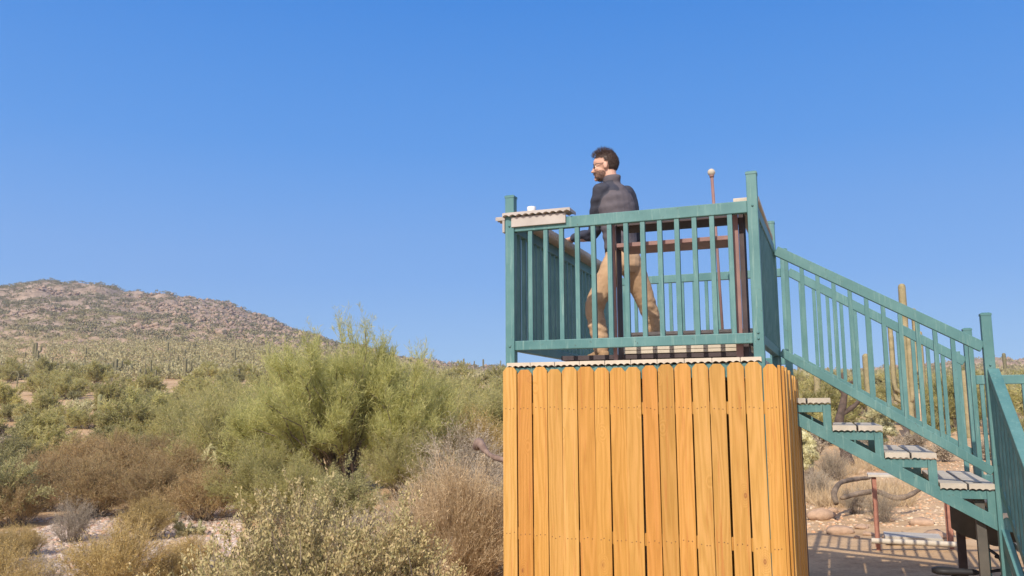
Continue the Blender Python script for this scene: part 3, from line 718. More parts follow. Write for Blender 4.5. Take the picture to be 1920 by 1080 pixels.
def blades(seed, H, Wd, n, w, fan=.5, mats=FM['straw']):
    rs = np.random.default_rng(seed); az = rs.uniform(0, 6.28, n); r = np.sqrt(rs.uniform(0, 1, n))
    B = np.stack([r * np.cos(az) * Wd * .16, r * np.sin(az) * Wd * .16, np.full(n, -.03)], 1) + rs.normal(size=(n, 3)) * np.array([.03, .03, 0]) * Wd
    e = r * rs.uniform(.6, 1.1, n) * Wd / 2
    E_ = np.stack([e * np.cos(az), e * np.sin(az), H * np.sqrt(np.clip(1 - (e / (Wd * .62)) ** 2, .05, 1)) * rs.uniform(.45, 1.0, n)], 1) + rs.normal(size=(n, 3)) * .05 * H
    up = np.stack([-.1 * E_[:, 0], -.1 * E_[:, 1], .12 * E_[:, 2]], 1)
    return strips(B, E_, w, w * .35, rs=rs, bend=up + rs.normal(size=(n, 3)) * .02 * H)
def clump(name, px, d, H, Wd, n, w, seed, mt, label, cat='shrub'):
    x, y, z = ground_at(px, d); A_ = blades(seed, H * .93, Wd, int(n * .55), w)
    S_, L_ = bush(seed + 2, H=H, Wd=Wd * 1.25, n_stem=150, n_twig=int(n * .5), n_leaf=int(n * 2.2), tw=.22 * H, leaf=(.045, .0045), up=.7, stem_r=.003, base_r=.1, low=.3, spread_rand=.5, lobes=.15, leaf_up=.4, twig_w=.003)
    V, Fq = join([A_, S_, L_])
    o = bpy.data.objects.new(name, mesh_np(name, V, Fq, mt)); link(o); o.location = (x, y, z); tag(o, label, cat); return o
clump('straw_clump', 862, 8.4, 1.2, 1.1, 10500, .0042, 41, FM['straw'], 'pinkish straw coloured clump of fine dry stems against the left edge of the fence')
clump('straw_clump', 800, 7.2, .55, .7, 2500, .0035, 42, FM['straw'], 'small low dry straw clump below the larger pinkish clump')
k = kit('twiggy', 43, FM['grey'], H=1.0, Wd=1.1, n_stem=90, n_twig=2600, n_leaf=9000, tw=.2, leaf=(.03, .006), up=.4, stem_r=.006, low=.4, lobes=.3, twig_w=.003)
x, y, z = ground_at(745, 6.9); plant('twiggy_shrub', k, x, y, s=.8, label='bare grey twiggy shrub tucked between jojoba and straw coloured clump')
x, y, z = ground_at(905, 9.3); plant('twiggy_shrub', k, x, y, s=.75, label='pinkish grey twiggy shrub touching the fence behind the straw coloured clump')
x, y, z = ground_at(690, 8.0); plant('twiggy_shrub', k, x, y, s=.8, label='dense grey twiggy shrub just behind the broad jojoba shrub')
x, y, z = ground_at(640, 9.8); plant('twiggy_shrub', k, x, y, s=.85, label='grey twiggy shrub before the foot of the palo verde tree')
x, y, z = ground_at(770, 10.2); plant('twiggy_shrub', k, x, y, s=.9, label='grey brown twiggy shrub behind the straw coloured clump on its left side')
x, y, z = ground_at(480, 9.0); plant('twiggy_shrub', k, x, y, s=.8, label='grey twiggy shrub showing behind the paler jojoba shrub')
x, y, z = ground_at(868, 14.5); plant('twiggy_shrub', k, x, y, s=1.5, label='large pinkish grey twiggy shrub to the right of the palo verde base')
x, y, z = ground_at(915, 12.0); plant('twiggy_shrub', k, x, y, s=1.05, label='grey brown twiggy shrub under the curved dead branch')
k2 = kit('golden', 44, FM['gold'], H=.95, Wd=1.35, n_stem=110, n_twig=4200, n_leaf=26000, tw=.2, leaf=(.035, .0055), up=.6, stem_r=.005, low=.35, lobes=.2, leaf_up=.3, twig_w=.003)
x, y, z = ground_at(232, 10.2); plant('golden_shrub', k2, x, y, rz=1, s=.98, label='golden brown feathery shrub standing on the pale cobbles')
x, y, z = ground_at(20, 9.4); plant('golden_shrub', k2, x, y, s=.8, rz=2, label='small golden shrub in the bottom corner beside the cobbles')
x, y, z = ground_at(372, 12.0); plant('golden_shrub', k2, x, y, s=.55, rz=3, label='tiny golden shrub between the cobbles and the jojoba shrubs')
for i_, (px_, d_, s_, lb_) in enumerate(((60, 13.2, .55, 'small grey twiggy shrub on the cobbles nearest the left edge'), (150, 14.6, .75, 'bare twiggy shrub at the upper edge of the cobbles'), (285, 14.8, .8, 'grey stemmed twiggy shrub where the cobbles narrow'),
    (105, 10.6, .5, 'low twiggy tuft among cobbles beside the small corner shrub'), (340, 10.6, .6, 'grey brown twiggy shrub between golden shrub and paler jojoba'), (200, 12.8, .4, 'tiny twiggy tuft in the middle of the cobbles'), (15, 12.4, .6, 'twiggy shrub standing on the cobbles at the very left'))):
    x, y, z = ground_at(px_, d_); plant('twiggy_shrub', k if i_ % 2 else k2, x, y, s=s_, label=lb_)
x, y, z = ground_at(905, 21); plant('golden_shrub', k2, x, y, s=1.7, rz=4, label='golden olive shrub just above the curved dead branch')
kr = [kit('rust', 50 + i, FM['rust'], H=1.25, Wd=2.2, n_stem=90, n_twig=3600, n_leaf=24000, tw=.28, leaf=(.06, .0085), up=.5, stem_r=.009, low=.35, lobes=.3, leaf_up=.3, twig_w=.005) for i in range(2)]
for i, (px, d, s, lb) in enumerate((
    (85, 18.8, .95, 'rust brown shrub just below the red rocks'), (185, 17.8, .95, 'rust brown shrub leaning over the upper edge of the cobbles'),
    (300, 17.6, .85, 'rust brown shrub with bare stems above the cobble bar'), (330, 19.5, 1.05, 'deep rust shrub to the left of the pale green palo verde shrubs'),
    (245, 20.5, 1.1, 'tallest orange brown shrub in the middle of the rust brown patch'), (150, 23.5, 1.05, 'orange brown shrub behind the red rocks'),
    (390, 17.0, .8, 'brown shrub beside the pale yellow cholla'), (215, 26.5, 1.0, 'far orange brown shrub at the back edge of the rust brown patch'),
    (45, 16.6, .7, 'low brown shrub at the left edge above the cobbles'), (310, 25.0, .95, 'dark brown shrub at the back of the rust patch near green shrubs'),
    (820, 12.5, .62, 'reddish brown shrub directly behind the straw coloured clump'))):
    x, y, z = ground_at(px, d); plant('rust_brown_shrub', kr[i % 2], x, y, s=s, label=lb, group='rust brown shrubs by the wash')
kg = [kit('palo', 60 + i, FM['green'], H=2.3, Wd=3.4, n_stem=80, n_twig=3000, n_leaf=30000, tw=.42, leaf=(.13, .013), up=.55, stem_r=.018, low=.3, lobes=.3, leaf_up=.3, twig_w=.009) for i in range(3)]
ko = [kit('olive', 70 + i, FM['olive'], H=1.7, Wd=2.3, n_stem=60, n_twig=2000, n_leaf=20000, tw=.3, leaf=(.07, .02), up=.4, stem_r=.014, low=.35, lobes=.3, twig_w=.007) for i in range(2)]
for i, (px, d, s, lb) in enumerate((
    (430, 22.5, 1.0, 'pale green palo verde shrub touching the left side of the tall tree'), (500, 16.5, .62, 'low yellow green shrub right behind the jojoba shrubs'),
    (385, 27.0, .95, 'yellow green rounded shrub beyond the pale yellow cholla'), (480, 29.0, 1.1, 'light green shrub behind the left side of the tall tree'),
    (350, 34.0, .9, 'yellow green shrub at the edge of the rust brown patch'), (430, 38.0, 1.15, 'wide green shrub farther up the flat, left of the tall tree'),
    (825, 25.0, .95, 'yellow green shrub on the right side of the tall tree'), (880, 30.0, 1.05, 'hazy olive green shrub halfway between tree and fence'),
    (935, 27.0, 1.0, 'olive shrub half hidden behind the left edge of the fence'), (800, 36.0, 1.1, 'wide pale green shrub below the skyline right of the tall tree'),
    (760, 17.0, .6, 'small green shrub at the right foot of the tall tree'), (560, 15.5, .5, 'small green shrub at the left foot of the tall tree'))):
    x, y, z = ground_at(px, d); plant('palo_verde_shrub', kg[i % 3], x, y, s=s, label=lb, group='pale green palo verde shrubs')
for i, (px, d, s, lb) in enumerate((
    (-12, 16.5, .85, 'dark olive bush cut by the left edge of the view'), (30, 24.0, .85, 'dark olive bush above the red rocks at the left edge'),
    (-60, 21.0, 1.0, 'dense dark olive bush farthest left'), (265, 31.0, .6, 'dark olive bush behind the rust brown patch'),
    (650, 14.0, .6, 'dark olive bush under the tall tree'))):
    x, y, z = ground_at(px, d); plant('olive_shrub', ko[i % 2], x, y, s=s, label=lb, group='dark olive bushes')
# dead curved branch, cholla
def branch(name, pts, rad, mt, label, cat, n=9, smooth_n=5, rough=.12):
    P = []
    rs = np.random.default_rng(len(pts) + 5)
    for i in range(len(pts) - 1):
        p0 = Vector(pts[max(i - 1, 0)]); p1 = Vector(pts[i]); p2 = Vector(pts[i + 1]); p3 = Vector(pts[min(i + 2, len(pts) - 1)])
        for k in range(smooth_n):
            t = k / smooth_n
            P.append(.5 * ((2 * p1) + (p2 - p0) * t + (2 * p0 - 5 * p1 + 4 * p2 - p3) * t * t + (3 * p1 - p0 - 3 * p2 + p3) * t ** 3))
    P.append(Vector(pts[-1])); m_ = len(P)
    rr = [np.interp(i / (m_ - 1), np.linspace(0, 1, len(rad)), rad) * (1 + rough * rs.normal()) for i in range(m_)]
    o = MB().tube(P, rr, n).build(name, mt)
    if label: tag(o, label, cat)
    return o
def cp(px, py, d):
    """point seen at px,py at forward distance d"""
    f0 = Vector((math.sin(YAW), math.cos(YAW), 0)); dv = FWD + RGT * ((px - 960) / F) - UPV * ((py - 540) / F)
    t = d / dv.dot(f0); return (CX + dv.x * t, CY + dv.y * t, CZ + dv.z * t)
branch('dead_branch', [cp(893, 838, 11.2), cp(900, 832, 11), cp(911, 846, 10.8), cp(926, 857, 10.6), cp(955, 866, 10.4), cp(985, 885, 10.2), cp(1000, 960, 10.2)], [.05, .07, .035, .03, .035, .04, .05], FM['branch'], 'curved dead brown branch with a thick knotted end beside the fence', 'branch')
def cholla(px, d, H, label, seed, nseg=26, r=.035, py0=None):
    rs = np.random.default_rng(seed); x, y, z = ground_at(px, d)
    t = empty('cholla', label, 'cactus', (x, y, z - (.28 if d < 16 else 0)))
    mb = MB(); tips = []
    mb.tube([(0, 0, -.1), (.02, .01, H * .3), (.0, .03, H * .5)], [.06, .05, .045], 8).build('trunk', FM['barkdark'], t)
    segV, segF = [], []
    pts = [(np.array([0, 0, H * .3]), np.array([0, 0, 1.]))]
    segs = []
    for i in range(nseg):
        p, dd = pts[rs.integers(0, len(pts))]
        dr = unit(dd * .5 + rs.normal(size=3) * .8 + np.array([0, 0, .45])); L = H * rs.uniform(.09, .17)
        q = p + dr * L
        if q[2] > H * 1.0 or q[2] < .1: continue
        segs.append((p, q)); pts.append((q, dr))
    parts = []
    for p, q in segs:
        c = np.linspace(0, 1, 5)[None, :, None]; C = p + (q - p) * c
        parts.append(tubes(C, np.array([[.6, 1, 1.1, 1, .35]]) * r, 7))
        n = 220; u = rs.uniform(0, 1, n)[:, None]; d0 = unit(rs.normal(size=(n, 3)))
        parts.append(leaves(p + (q - p) * u + d0 * r * .9, d0, r * .9, r * .22, rs=rs))
    V, Fq = join(parts); o = bpy.data.objects.new('joints', mesh_np('joints', V, Fq, FM['cholla'])); link(o, t)
cholla(376, 15.2, .85, 'pale yellow cholla cactus between the rust brown shrubs and the jojoba shrubs', 5, 40, .026)
cholla(382, 21.0, 1.5, 'pale cholla cactus higher up against the yellow green palo verde shrubs', 25, 60, .035)
cholla(930, 13.5, 1.2, 'pale cholla cactus peeking out above the curved dead branch', 6, 26, .04)

# cobbles of the wash, red rocks, border rocks
def stones(name, pos, size, mt, seed, flat=.6, label=None, cat=None, kind=None, group=None):
    rs = np.random.default_rng(seed)
    bm = bmesh.new(); bmesh.ops.create_icosphere(bm, subdivisions=2, radius=1); v0 = np.array([v.co[:] for v in bm.verts]); f0 = np.array([[v.index for v in f.verts] for f in bm.faces]); bm.free()
    n = len(pos); Vs = []
    sc = size[:, None] * np.stack([rs.uniform(.7, 1.4, n), rs.uniform(.7, 1.2, n), flat * rs.uniform(.7, 1.2, n)], 1)
    a = rs.uniform(0, 6.28, n); ca, sa = np.cos(a), np.sin(a)
    V = np.round(v0[None] * 2.2 + rs.normal(size=(n, 1, 3)) * .3) / 2.2 * .25 + v0[None] * .75
    V = V * (1 + .16 * np.sin(v0[None, :, [1]] * 3.1 + a[:, None, None]) + .12 * np.cos(v0[None, :, [0]] * 4.7 + 2 * a[:, None, None])) * sc[:, None]
    X = V[..., 0] * ca[:, None] - V[..., 1] * sa[:, None]; Y = V[..., 0] * sa[:, None] + V[..., 1] * ca[:, None]
    V = np.stack([X, Y, V[..., 2]], -1) + pos[:, None]
    Fq = f0[None] + (np.arange(n) * len(v0))[:, None, None]
    o = bpy.data.objects.new(name, mesh_np(name, V.reshape(-1, 3), Fq.reshape(-1, 3), mt, smooth=True)); link(o); tag(o, label, cat, group, kind); return o
def field(n, px0, px1, d0, d1, seed, lift=0.0, power=1.0):
    rs = np.random.default_rng(seed); px = rs.uniform(px0, px1, n); d = d0 * (d1 / d0) ** (rs.uniform(0, 1, n) ** power)
    X = (px - 960) / F / 1.01 * d; x = CX + math.sin(YAW) * d + math.cos(YAW) * X; y = CY + math.cos(YAW) * d - math.sin(YAW) * X
    return np.stack([x, y, terrain(x, y) + lift], 1), px, d
P, px, d = field(15000, -120, 460, 9.2, 19, 3)
band = 10.8 + (px + 50) / 430 * 5.6; keep = np.abs(d - band) < 4.2 + 1.8 * fbm(P[:, 0], P[:, 1], 3, 5) * 2
P = P[keep]; stones('wash_gravel', P, np.random.default_rng(4).uniform(.02, .06, len(P)) * 1.0, M['cobble'], 8, .65, 'pale cobbles and gravel spread over the dry wash', 'gravel', 'stuff')
P, px, d = field(260, 40, 120, 20.5, 24.5, 5); stones('red_gravel', P, np.random.default_rng(4).uniform(.05, .11, len(P)), M['redrock'], 9, .7, 'patch of bright red rocks among the rust brown shrubs', 'gravel', 'stuff')
P, px, d = field(7000, 1480, 2080, 12.6, 50, 6, power=1.2); stones('pebbles', P, np.random.default_rng(4).uniform(.008, .035, len(P)), M['border'], 10, .6, 'small pebbles scattered on the sandy ground behind the stairs', 'gravel', 'stuff')
P, px, d = field(1500, 780, 960, 7, 30, 7); stones('pebbles', P, np.random.default_rng(4).uniform(.006, .02, len(P)), M['border'], 11, .6, 'fine pebbles on the sandy path beside the fence', 'gravel', 'stuff')
rocks = [(1530, 968, 60, 'long flat pinkish border rock closest to the side of the fence'), (1562, 990, 40, 'big whitish border rock with a flat top'), (1548, 958, 20, 'reddish rock resting behind the whitish border rock'), (1601, 985, 22, 'small orange border rock'),
         (1612, 996, 18, 'small pale rock in front of the orange border rock'), (1590, 1000, 14, 'smallest pale stone in the border row'), (1655, 1003, 26, 'orange rock just right of the bench post'), (1680, 1005, 26, 'grey brown rock in the middle of the border'),
         (1712, 984, 34, 'dark pinkish rock set behind the border row'), (1700, 1012, 20, 'low orange stone before the long border rock'), (1732, 1010, 44, 'long tan border rock with a straight edge'), (1774, 1004, 22, 'cracked grey rock at the far end of the border'), (1800, 1012, 26, 'large tan rock beside the second bench post'), (1655, 975, 20, 'brown rock behind the bench posts')]
random.seed(5)
for i, (px, py, wpx, lb) in enumerate(rocks):
    d = (CZ + .15) * F / (py - HOR); x, y, z = ground_at(px, d); r = wpx / F * d / 2 * .9
    rs = np.random.default_rng(80 + i)
    o = stones('border_rock', np.array([[0, 0, r * .25]]), np.array([r * 1.0]), M['border'], 60 + i, .62, lb, 'rock', None, 'rocks bordering the path'); o.location = (x, y, z)
    o.rotation_euler = (0, 0, rs.uniform(-.4, .4) - YAW)
    o.scale = (1.2, .75, 1.0)

# saguaros
def saguaro_mesh(name, H, r, ribs, mt, arms=(), seed=0, rings=18, parent=None, merged=None):
    def column(pts, rad):
        C = []; n = ribs * 2; rings_ = []
        pts = [Vector(p) for p in pts]; a = None
        for i, p in enumerate(pts):
            dd = (pts[min(i + 1, len(pts) - 1)] - pts[max(i - 1, 0)]).normalized()
            a = dd.orthogonal().normalized() if a is None else (a - dd * a.dot(dd)).normalized(); b = dd.cross(a)
            rings_.append([p + (a * math.cos(2 * math.pi * k / n) + b * math.sin(2 * math.pi * k / n)) * rad[i] * (1.06 if k % 2 == 0 else .84) for k in range(n)])
        return rings_
    rs = random.Random(seed); lean = (rs.uniform(-.02, .02) * H, rs.uniform(-.02, .02) * H)
    cf = min(.3, r * 1.1 / H); ts = [(1 - cf) * (i / (rings - 6)) for i in range(rings - 5)] + [1 - cf + cf * math.sin(math.pi / 2 * k / 5) for k in range(1, 6)]
    pts = [(lean[0] * t, lean[1] * t, -.1 + (H + .1) * t) for t in ts]
    rad = [r * (.78 + .3 * math.sin(min(t * 1.1, 1) * math.pi * .62)) * (1 + .05 * rs.uniform(-1, 1)) * (1 if t <= 1 - cf else (math.sqrt(max(0, 1 - ((t - 1 + cf) / cf) ** 2)) * .92 + .08)) for t in ts]
    mb = MB() if merged is None else merged; mb.loft(column(pts, rad))
    ob = [] 
    if merged is None: mb.build('trunk', mt, parent)
    for (z0, az, out, top, ra) in arms:
        ca, sa = math.cos(az), math.sin(az); P = [(lean[0] * z0 / H, lean[1] * z0 / H, z0), (ca * out * .6, sa * out * .6, z0 + .02), (ca * out * .95, sa * out * .95, z0 + .18 * out + .05), (ca * out * 1.02, sa * out * 1.02, z0 + .5 * out + .1)]
        k = 8
        for i in range(1, k + 1): P.append((ca * out * 1.03, sa * out * 1.03, z0 + .5 * out + .1 + (top - z0 - .5 * out - .1) * i / k))
        P.append((P[-1][0], P[-1][1], P[-1][2] + ra * .55)); P.append((P[-1][0], P[-1][1], P[-1][2] + ra * .3)); R_ = [ra * .8] + [ra] * 3 + [ra * 1.05] * k + [ra * .85, ra * .4]
        am = MB() if merged is None else merged; am.loft(column(P, R_))
        if merged is None: am.build('arm', mt, parent)
    return mb
def depth_for(px, py, dmax=600):
    """forward distance at which the ground shows at px,py"""
    d = np.geomspace(8, dmax, 900); X = (px - 960) / F / 1.01 * d
    z = terrain(CX + math.sin(YAW) * d + math.cos(YAW) * X, CY + math.cos(YAW) * d - math.sin(YAW) * X)
    k = np.nonzero(HOR - (z - CZ) / d * F <= py)[0]
    return float(d[k[0]]) if len(k) else dmax
def saguaro(px, ytop, ybot, wpx, arms, label, mt='cactus', ribs=13, d=None, group=None):
    d = d or depth_for(px, ybot); x, y, z = ground_at(px, d); H = (ybot - ytop) / F * d * 1.0; H = CZ + d * (HOR - ytop) / F - z
    t = empty('saguaro_cactus', label, 'cactus', (x, y, z), -YAW, group)
    s = d / F
    saguaro_mesh('saguaro', H, wpx * s / 2, ribs, FM[mt], [(H * a, b, c * s, H * e, f * s / 2) for a, b, c, e, f in arms], seed=int(px), parent=t)
PI = math.pi
saguaro(1706, 536, 832, 12, [(.30, PI, 27, .73, 8), (.24, PI - .35, 24, .66, 8), (.22, PI - 1.1, 14, .60, 7), (.25, -1.2, 6, .65, 9), (.42, .25, 21, .83, 8), (.30, .1, 27, .68, 9)], 'tallest saguaro cactus with several upright arms seen through the stair railing', 'cactus_pale', d=33)
saguaro(1630, 668, 800, 11, [(.3, 0, 8, .62, 6)], 'stout saguaro with one short arm left of the tallest saguaro', 'cactus_pale', d=36)
saguaro(1811, 700, 800, 10, [(.35, PI, 9, .7, 6)], 'yellow green saguaro between the two far stair posts', 'cactus_pale', d=34)
saguaro(1533, 705, 792, 11, [], 'plain green saguaro column above the second stair tread', 'cactus_pale', d=40)
saguaro(1482, 702, 792, 9, [(.35, .3, 10, .9, 8)], 'dry tan saguaro skeleton beside the corner of the fence', 'cactus_dry', d=26)
saguaro(1890, 668, 705, 6, [], 'dark distant saguaro on the slope right of the landing', 'cactus_far', d=150)
saguaro(1722, 742, 838, 15, [], 'dry brown ribbed saguaro stem behind the tallest saguaro', 'cactus_dry', d=31)
# organ pipe cluster
x, y, z = ground_at(1628, 29); t = empty('organ_pipe_cactus', 'clump of green organ pipe columns below the sloping stair rail', 'cactus', (x, y, z)); t.rotation_euler = (0, 0, -YAW)
for i in range(9):
    a = MB(); dx = (i - 4) * .095; dy = random.uniform(-.15, .15); hh = random.uniform(.75, 1.15)
    a.tube([(dx * .6, dy, 0), (dx, dy, hh * .4), (dx * 1.1, dy, hh * .96), (dx * 1.1, dy, hh)], [.04, .05, .05, .02], 9).build('column', FM['cactus'], t)
# flat with single saguaro and the bent dry one
saguaro(186, 737, 778, 8, [], 'lone short saguaro standing on the flat above the rust brown shrubs')
d = depth_for(30, 732); b_ = [cp(31, 732, d), cp(33, 712, d), cp(35, 702, d), cp(30, 696, d), cp(20, 700, d), (cp(15, 706, d))]
branch('bent_dry_saguaro', b_, [.06, .06, .055, .045, .035, .02], FM['cactus_far'], 'pale dry saguaro bent over like a hook on the flat at the left', 'cactus', rough=.03)
far = [(58, 640, 677, 5, 2), (13, 668, 702, 5, 0), (38, 658, 674, 3, 0), (153, 650, 673, 4, 0), (212, 671, 704, 6, 2), (152, 684, 720, 6, 1), (257, 690, 716, 6, 3), (277, 673, 710, 4, 0), (343, 672, 712, 6, 2), (340, 655, 672, 4, 0), (367, 665, 692, 3, 0), (328, 666, 686, 4, 0), (443, 690, 716, 6, 0), (425, 694, 708, 3, 0), (307, 640, 668, 4, 0), (435, 655, 678, 4, 1), (310, 690, 706, 3, 0), (395, 672, 690, 3, 0),
       (62, 655, 680, 4, 0), (123, 698, 718, 4, 0), (165, 700, 716, 4, 0), (287, 695, 712, 3, 0), (235, 690, 705, 3, 0), (320, 655, 672, 3, 0), (868, 674, 693, 3, 1), (888, 680, 694, 2, 0), (905, 676, 695, 3, 0), (826, 682, 694, 2, 0), (938, 678, 696, 2, 0), (815, 680, 692, 2, 0), (125, 690, 700, 3, 0), (1755, 690, 712, 3, 0), (1560, 690, 706, 3, 0), (1500, 688, 702, 4, 1), (1905, 690, 712, 4, 0)]
rs_ = random.Random(3)
for i in range(20):
    px = rs_.uniform(280, 545); yb = rs_.uniform(656, 682) + (px < 330) * 8; far.append((px, yb - rs_.uniform(9, 19), yb, 2.6, 1 if rs_.random() < .2 else 0))
for i in range(10):
    px = rs_.uniform(-40, 280); yb = rs_.uniform(664, 700); far.append((px, yb - rs_.uniform(9, 18), yb, 2.6, 0))
for (px, yt, yb, wp, na) in far:
    d = depth_for(px, yb, 420); x, y, z = ground_at(px, d); s = d / F; H = max((yb - yt) * s, 1.2)
    mb = saguaro_mesh('s', H, wp * s / 2, 7, None, [(H * rs_.uniform(.35, .5), rs_.choice((0, PI, .6, 2.6)), wp * s * 1.6, H * rs_.uniform(.7, .9), wp * s * .36) for q in range(na)], seed=int(px * 7), rings=9, merged=MB())
    o = mb.build('saguaro_cactus', FM['cactus_far']); o.location = (x, y, z); o.rotation_euler = (0, 0, -YAW)
    if na >= 1: tag(o, 'far saguaro with raised arms standing on the scrub flat below the hill', 'cactus', 'far saguaros with arms')
    else: tag(o, 'thin armless far saguaro standing on the slope or skyline', 'cactus', 'far armless saguaros')

# mid-distance shrubs
def no_go(px, d): return 1560 < px < 1900 and 13 < d < 30
mid = {
 'g': [merged('green_shrub', 90 + i, FM['green'], H=2.0, Wd=3.3, n_stem=26, n_twig=900, n_leaf=6500, tw=.45, leaf=(.22, .04), up=.5, stem_r=.03, low=.35, lobes=.3, leaf_up=.2, twig_w=.02) for i in range(3)],
 'o': [merged('olive_shrub', 95 + i, FM['olive'], H=1.5, Wd=2.1, n_stem=24, n_twig=700, n_leaf=5000, tw=.32, leaf=(.15, .045), up=.4, stem_r=.02, low=.35, lobes=.3, twig_w=.015) for i in range(2)],
 'y': [merged('grey_shrub', 98 + i, FM['grey'], H=.8, Wd=1.3, n_stem=24, n_twig=600, n_leaf=3600, tw=.2, leaf=(.1, .02), up=.4, stem_r=.014, low=.4, lobes=.3, twig_w=.012) for i in range(2)]}
LB = {'g': ('green_shrub', 'yellow green shrub among many like it on the flat before the hill', 'yellow green shrubs on the flat'),
      'o': ('olive_shrub', 'darker olive shrub among many like it on the flat before the hill', 'olive shrubs on the flat'),
      'y': ('grey_shrub', 'low grey twiggy shrub among many like it on the flat', 'low grey shrubs on the flat')}
rs_ = random.Random(12)
cnt = 0
for i in range(400):
    rt = rs_.random()
    if rt < .64: px = rs_.uniform(-60, 960); d = 30 * (115 / 30) ** rs_.random()
    else: px = rs_.uniform(1470, 1960); d = 24 * (110 / 24) ** rs_.random()
    if px > 1500 and d < 34 and rs_.random() < .75: continue
    if px < 180 and 44 < d < 62 and rs_.random() < .6: continue
    q = rs_.random(); kd = 'g' if q < .52 else ('o' if q < .76 else 'y')
    if px > 1450 and d < 32: kd = 'y'
    x, y, z = ground_at(px, d); s = rs_.uniform(.5, 1.0) * (1.05 if d > 60 else 1)
    nm, lb, gr = LB[kd]
    o = bpy.data.objects.new(nm, rs_.choice(mid[kd])); COL.objects.link(o); o.location = (x, y, z - .05); o.rotation_euler = (0, 0, rs_.uniform(0, 6.28)); o.scale = (s, s, s * rs_.uniform(.8, 1.15))
    tag(o, lb, 'shrub', gr); cnt += 1

# far scrub and boulders on bajada and hills
def scrub(n, px0, px1, d0, d1, seed, mt, rmin, rmax, nq, q, name, label, power=1, flat=.7):
    P, px, d = field(n * 2, px0, px1, d0, d1, seed, power=power); rs = np.random.default_rng(seed + 1)
    kk = fbm(P[:, 0] / 26, P[:, 1] / 26, 3, 12) * 2.2 + rs.uniform(-.5, .5, 2 * n) > -.33; P = P[kk][:n]; n = len(P)
    r = rs.uniform(rmin, rmax, n)
    off = rs.normal(size=(n, nq, 3)); off = unit(off) * (rs.uniform(0, 1, (n, nq, 1)) ** .4); off[..., 2] = np.abs(off[..., 2]) * flat * 1.3
    L = (P[:, None] + off * r[:, None, None]).reshape(-1, 3); dirs = unit(off.reshape(-1, 3) + rs.normal(size=(n * nq, 3)) * .5 + [0, 0, .4])
    V, Fq = leaves(L, dirs, np.repeat(r, nq) * q, np.repeat(r, nq) * q * .8, rs=rs)
    o = bpy.data.objects.new(name, mesh_np(name, V, Fq, mt)); link(o); tag(o, label, 'scrub', None, 'stuff')
M['scrubdark'] = foliage('hill_scrub_dark', [(.15, .145, .08), (.21, .195, .11), (.26, .235, .145), (.18, .17, .105), (.30, .265, .17)], trans=.15)
M['scrub'] = foliage('hill_scrub', [(.30, .28, .14), (.37, .335, .17), (.43, .385, .21), (.33, .30, .16), (.48, .41, .25)], trans=.25)
scrub(3400, -150, 960, 95, 260, 201, M['scrub'], .4, 1.3, 60, .28, 'scrub', 'olive scrub dotting the flat and lower slope')
scrub(8000, -150, 960, 200, 445, 202, M['scrubdark'], .4, 1.5, 26, .4, 'hill_scrub', 'dark scrub dotting the rocky hillside', power=.62, flat=.55)
scrub(2600, 1440, 2000, 90, 440, 203, M['scrub'], .6, 1.5, 20, .5, 'scrub', 'olive scrub on the far flat and hill behind the stairs')
def boulders(n, px0, px1, d0, d1, seed, label):
    P, px, d = field(n * 2, px0, px1, d0, d1, seed, power=.6); rs = np.random.default_rng(seed)
    kk = -fbm(P[:, 0] / 26, P[:, 1] / 26, 3, 12) * 2.2 + rs.uniform(-.6, .6, 2 * n) > 0; P = P[kk][:n]; n = len(P)
    v0 = np.array([[1, 0, 0], [-1, 0, 0], [0, 1, 0], [0, -1, 0], [0, 0, 1], [0, 0, -1.]]); f0 = np.array([[0, 2, 4], [2, 1, 4], [1, 3, 4], [3, 0, 4], [2, 0, 5], [1, 2, 5], [3, 1, 5], [0, 3, 5]])
    sz = rs.uniform(.2, 1.0, n) ** 2.5 * 1.4 + .2
    V = v0[None] * rs.uniform(.6, 1.3, (n, 6, 1)) * sz[:, None, None] * np.array([1, 1, .75]) ; a = rs.uniform(0, 6.28, n)[:, None]
    V = np.stack([V[..., 0] * np.cos(a) - V[..., 1] * np.sin(a), V[..., 0] * np.sin(a) + V[..., 1] * np.cos(a), V[..., 2]], -1) + P[:, None]
    Fq = f0[None] + (np.arange(n) * 6)[:, None, None]
    o = bpy.data.objects.new('boulders', mesh_np('boulders', V.reshape(-1, 3), Fq.reshape(-1, 3), M['hillrock'])); link(o); tag(o, label, 'rocks', None, 'stuff')
boulders(10000, -150, 960, 190, 440, 301, 'pinkish brown boulders covering the rocky hill at the left')
boulders(2500, 1440, 2000, 180, 440, 302, 'pinkish brown boulders on the far hill behind the stairs')

# dry grass behind the stairs
def grass(n, px0, px1, d0, d1, seed, mt, name, label, H=.22, keepf=None):
    P, px, d = field(n, px0, px1, d0, d1, seed)
    k = fbm(P[:, 0] / 1.6, P[:, 1] / 1.6, 3, seed) > -.02 if keepf is None else keepf(P, px, d)
    P = P[k]; rs = np.random.default_rng(seed); nb = 16; n = len(P)
    B = (P[:, None] + rs.normal(size=(n, nb, 3)) * [.04, .04, 0]).reshape(-1, 3); E_ = B + np.abs(rs.normal(size=(n * nb, 3))) * [0, 0, H * .5] + rs.normal(size=(n * nb, 3)) * [H * .4, H * .4, 0] + [0, 0, H * .35]
    V, Fq = strips(B, E_, .009, .003, rs=rs, bend=rs.normal(size=(n * nb, 3)) * .02)
    o = bpy.data.objects.new(name, mesh_np(name, V, Fq, mt)); link(o); tag(o, label, 'grass', None, 'stuff')
grass(1500, 1490, 1700, 15.0, 26, 401, FM['straw'], 'dry_grass', 'dry straw coloured grass behind the stairs')
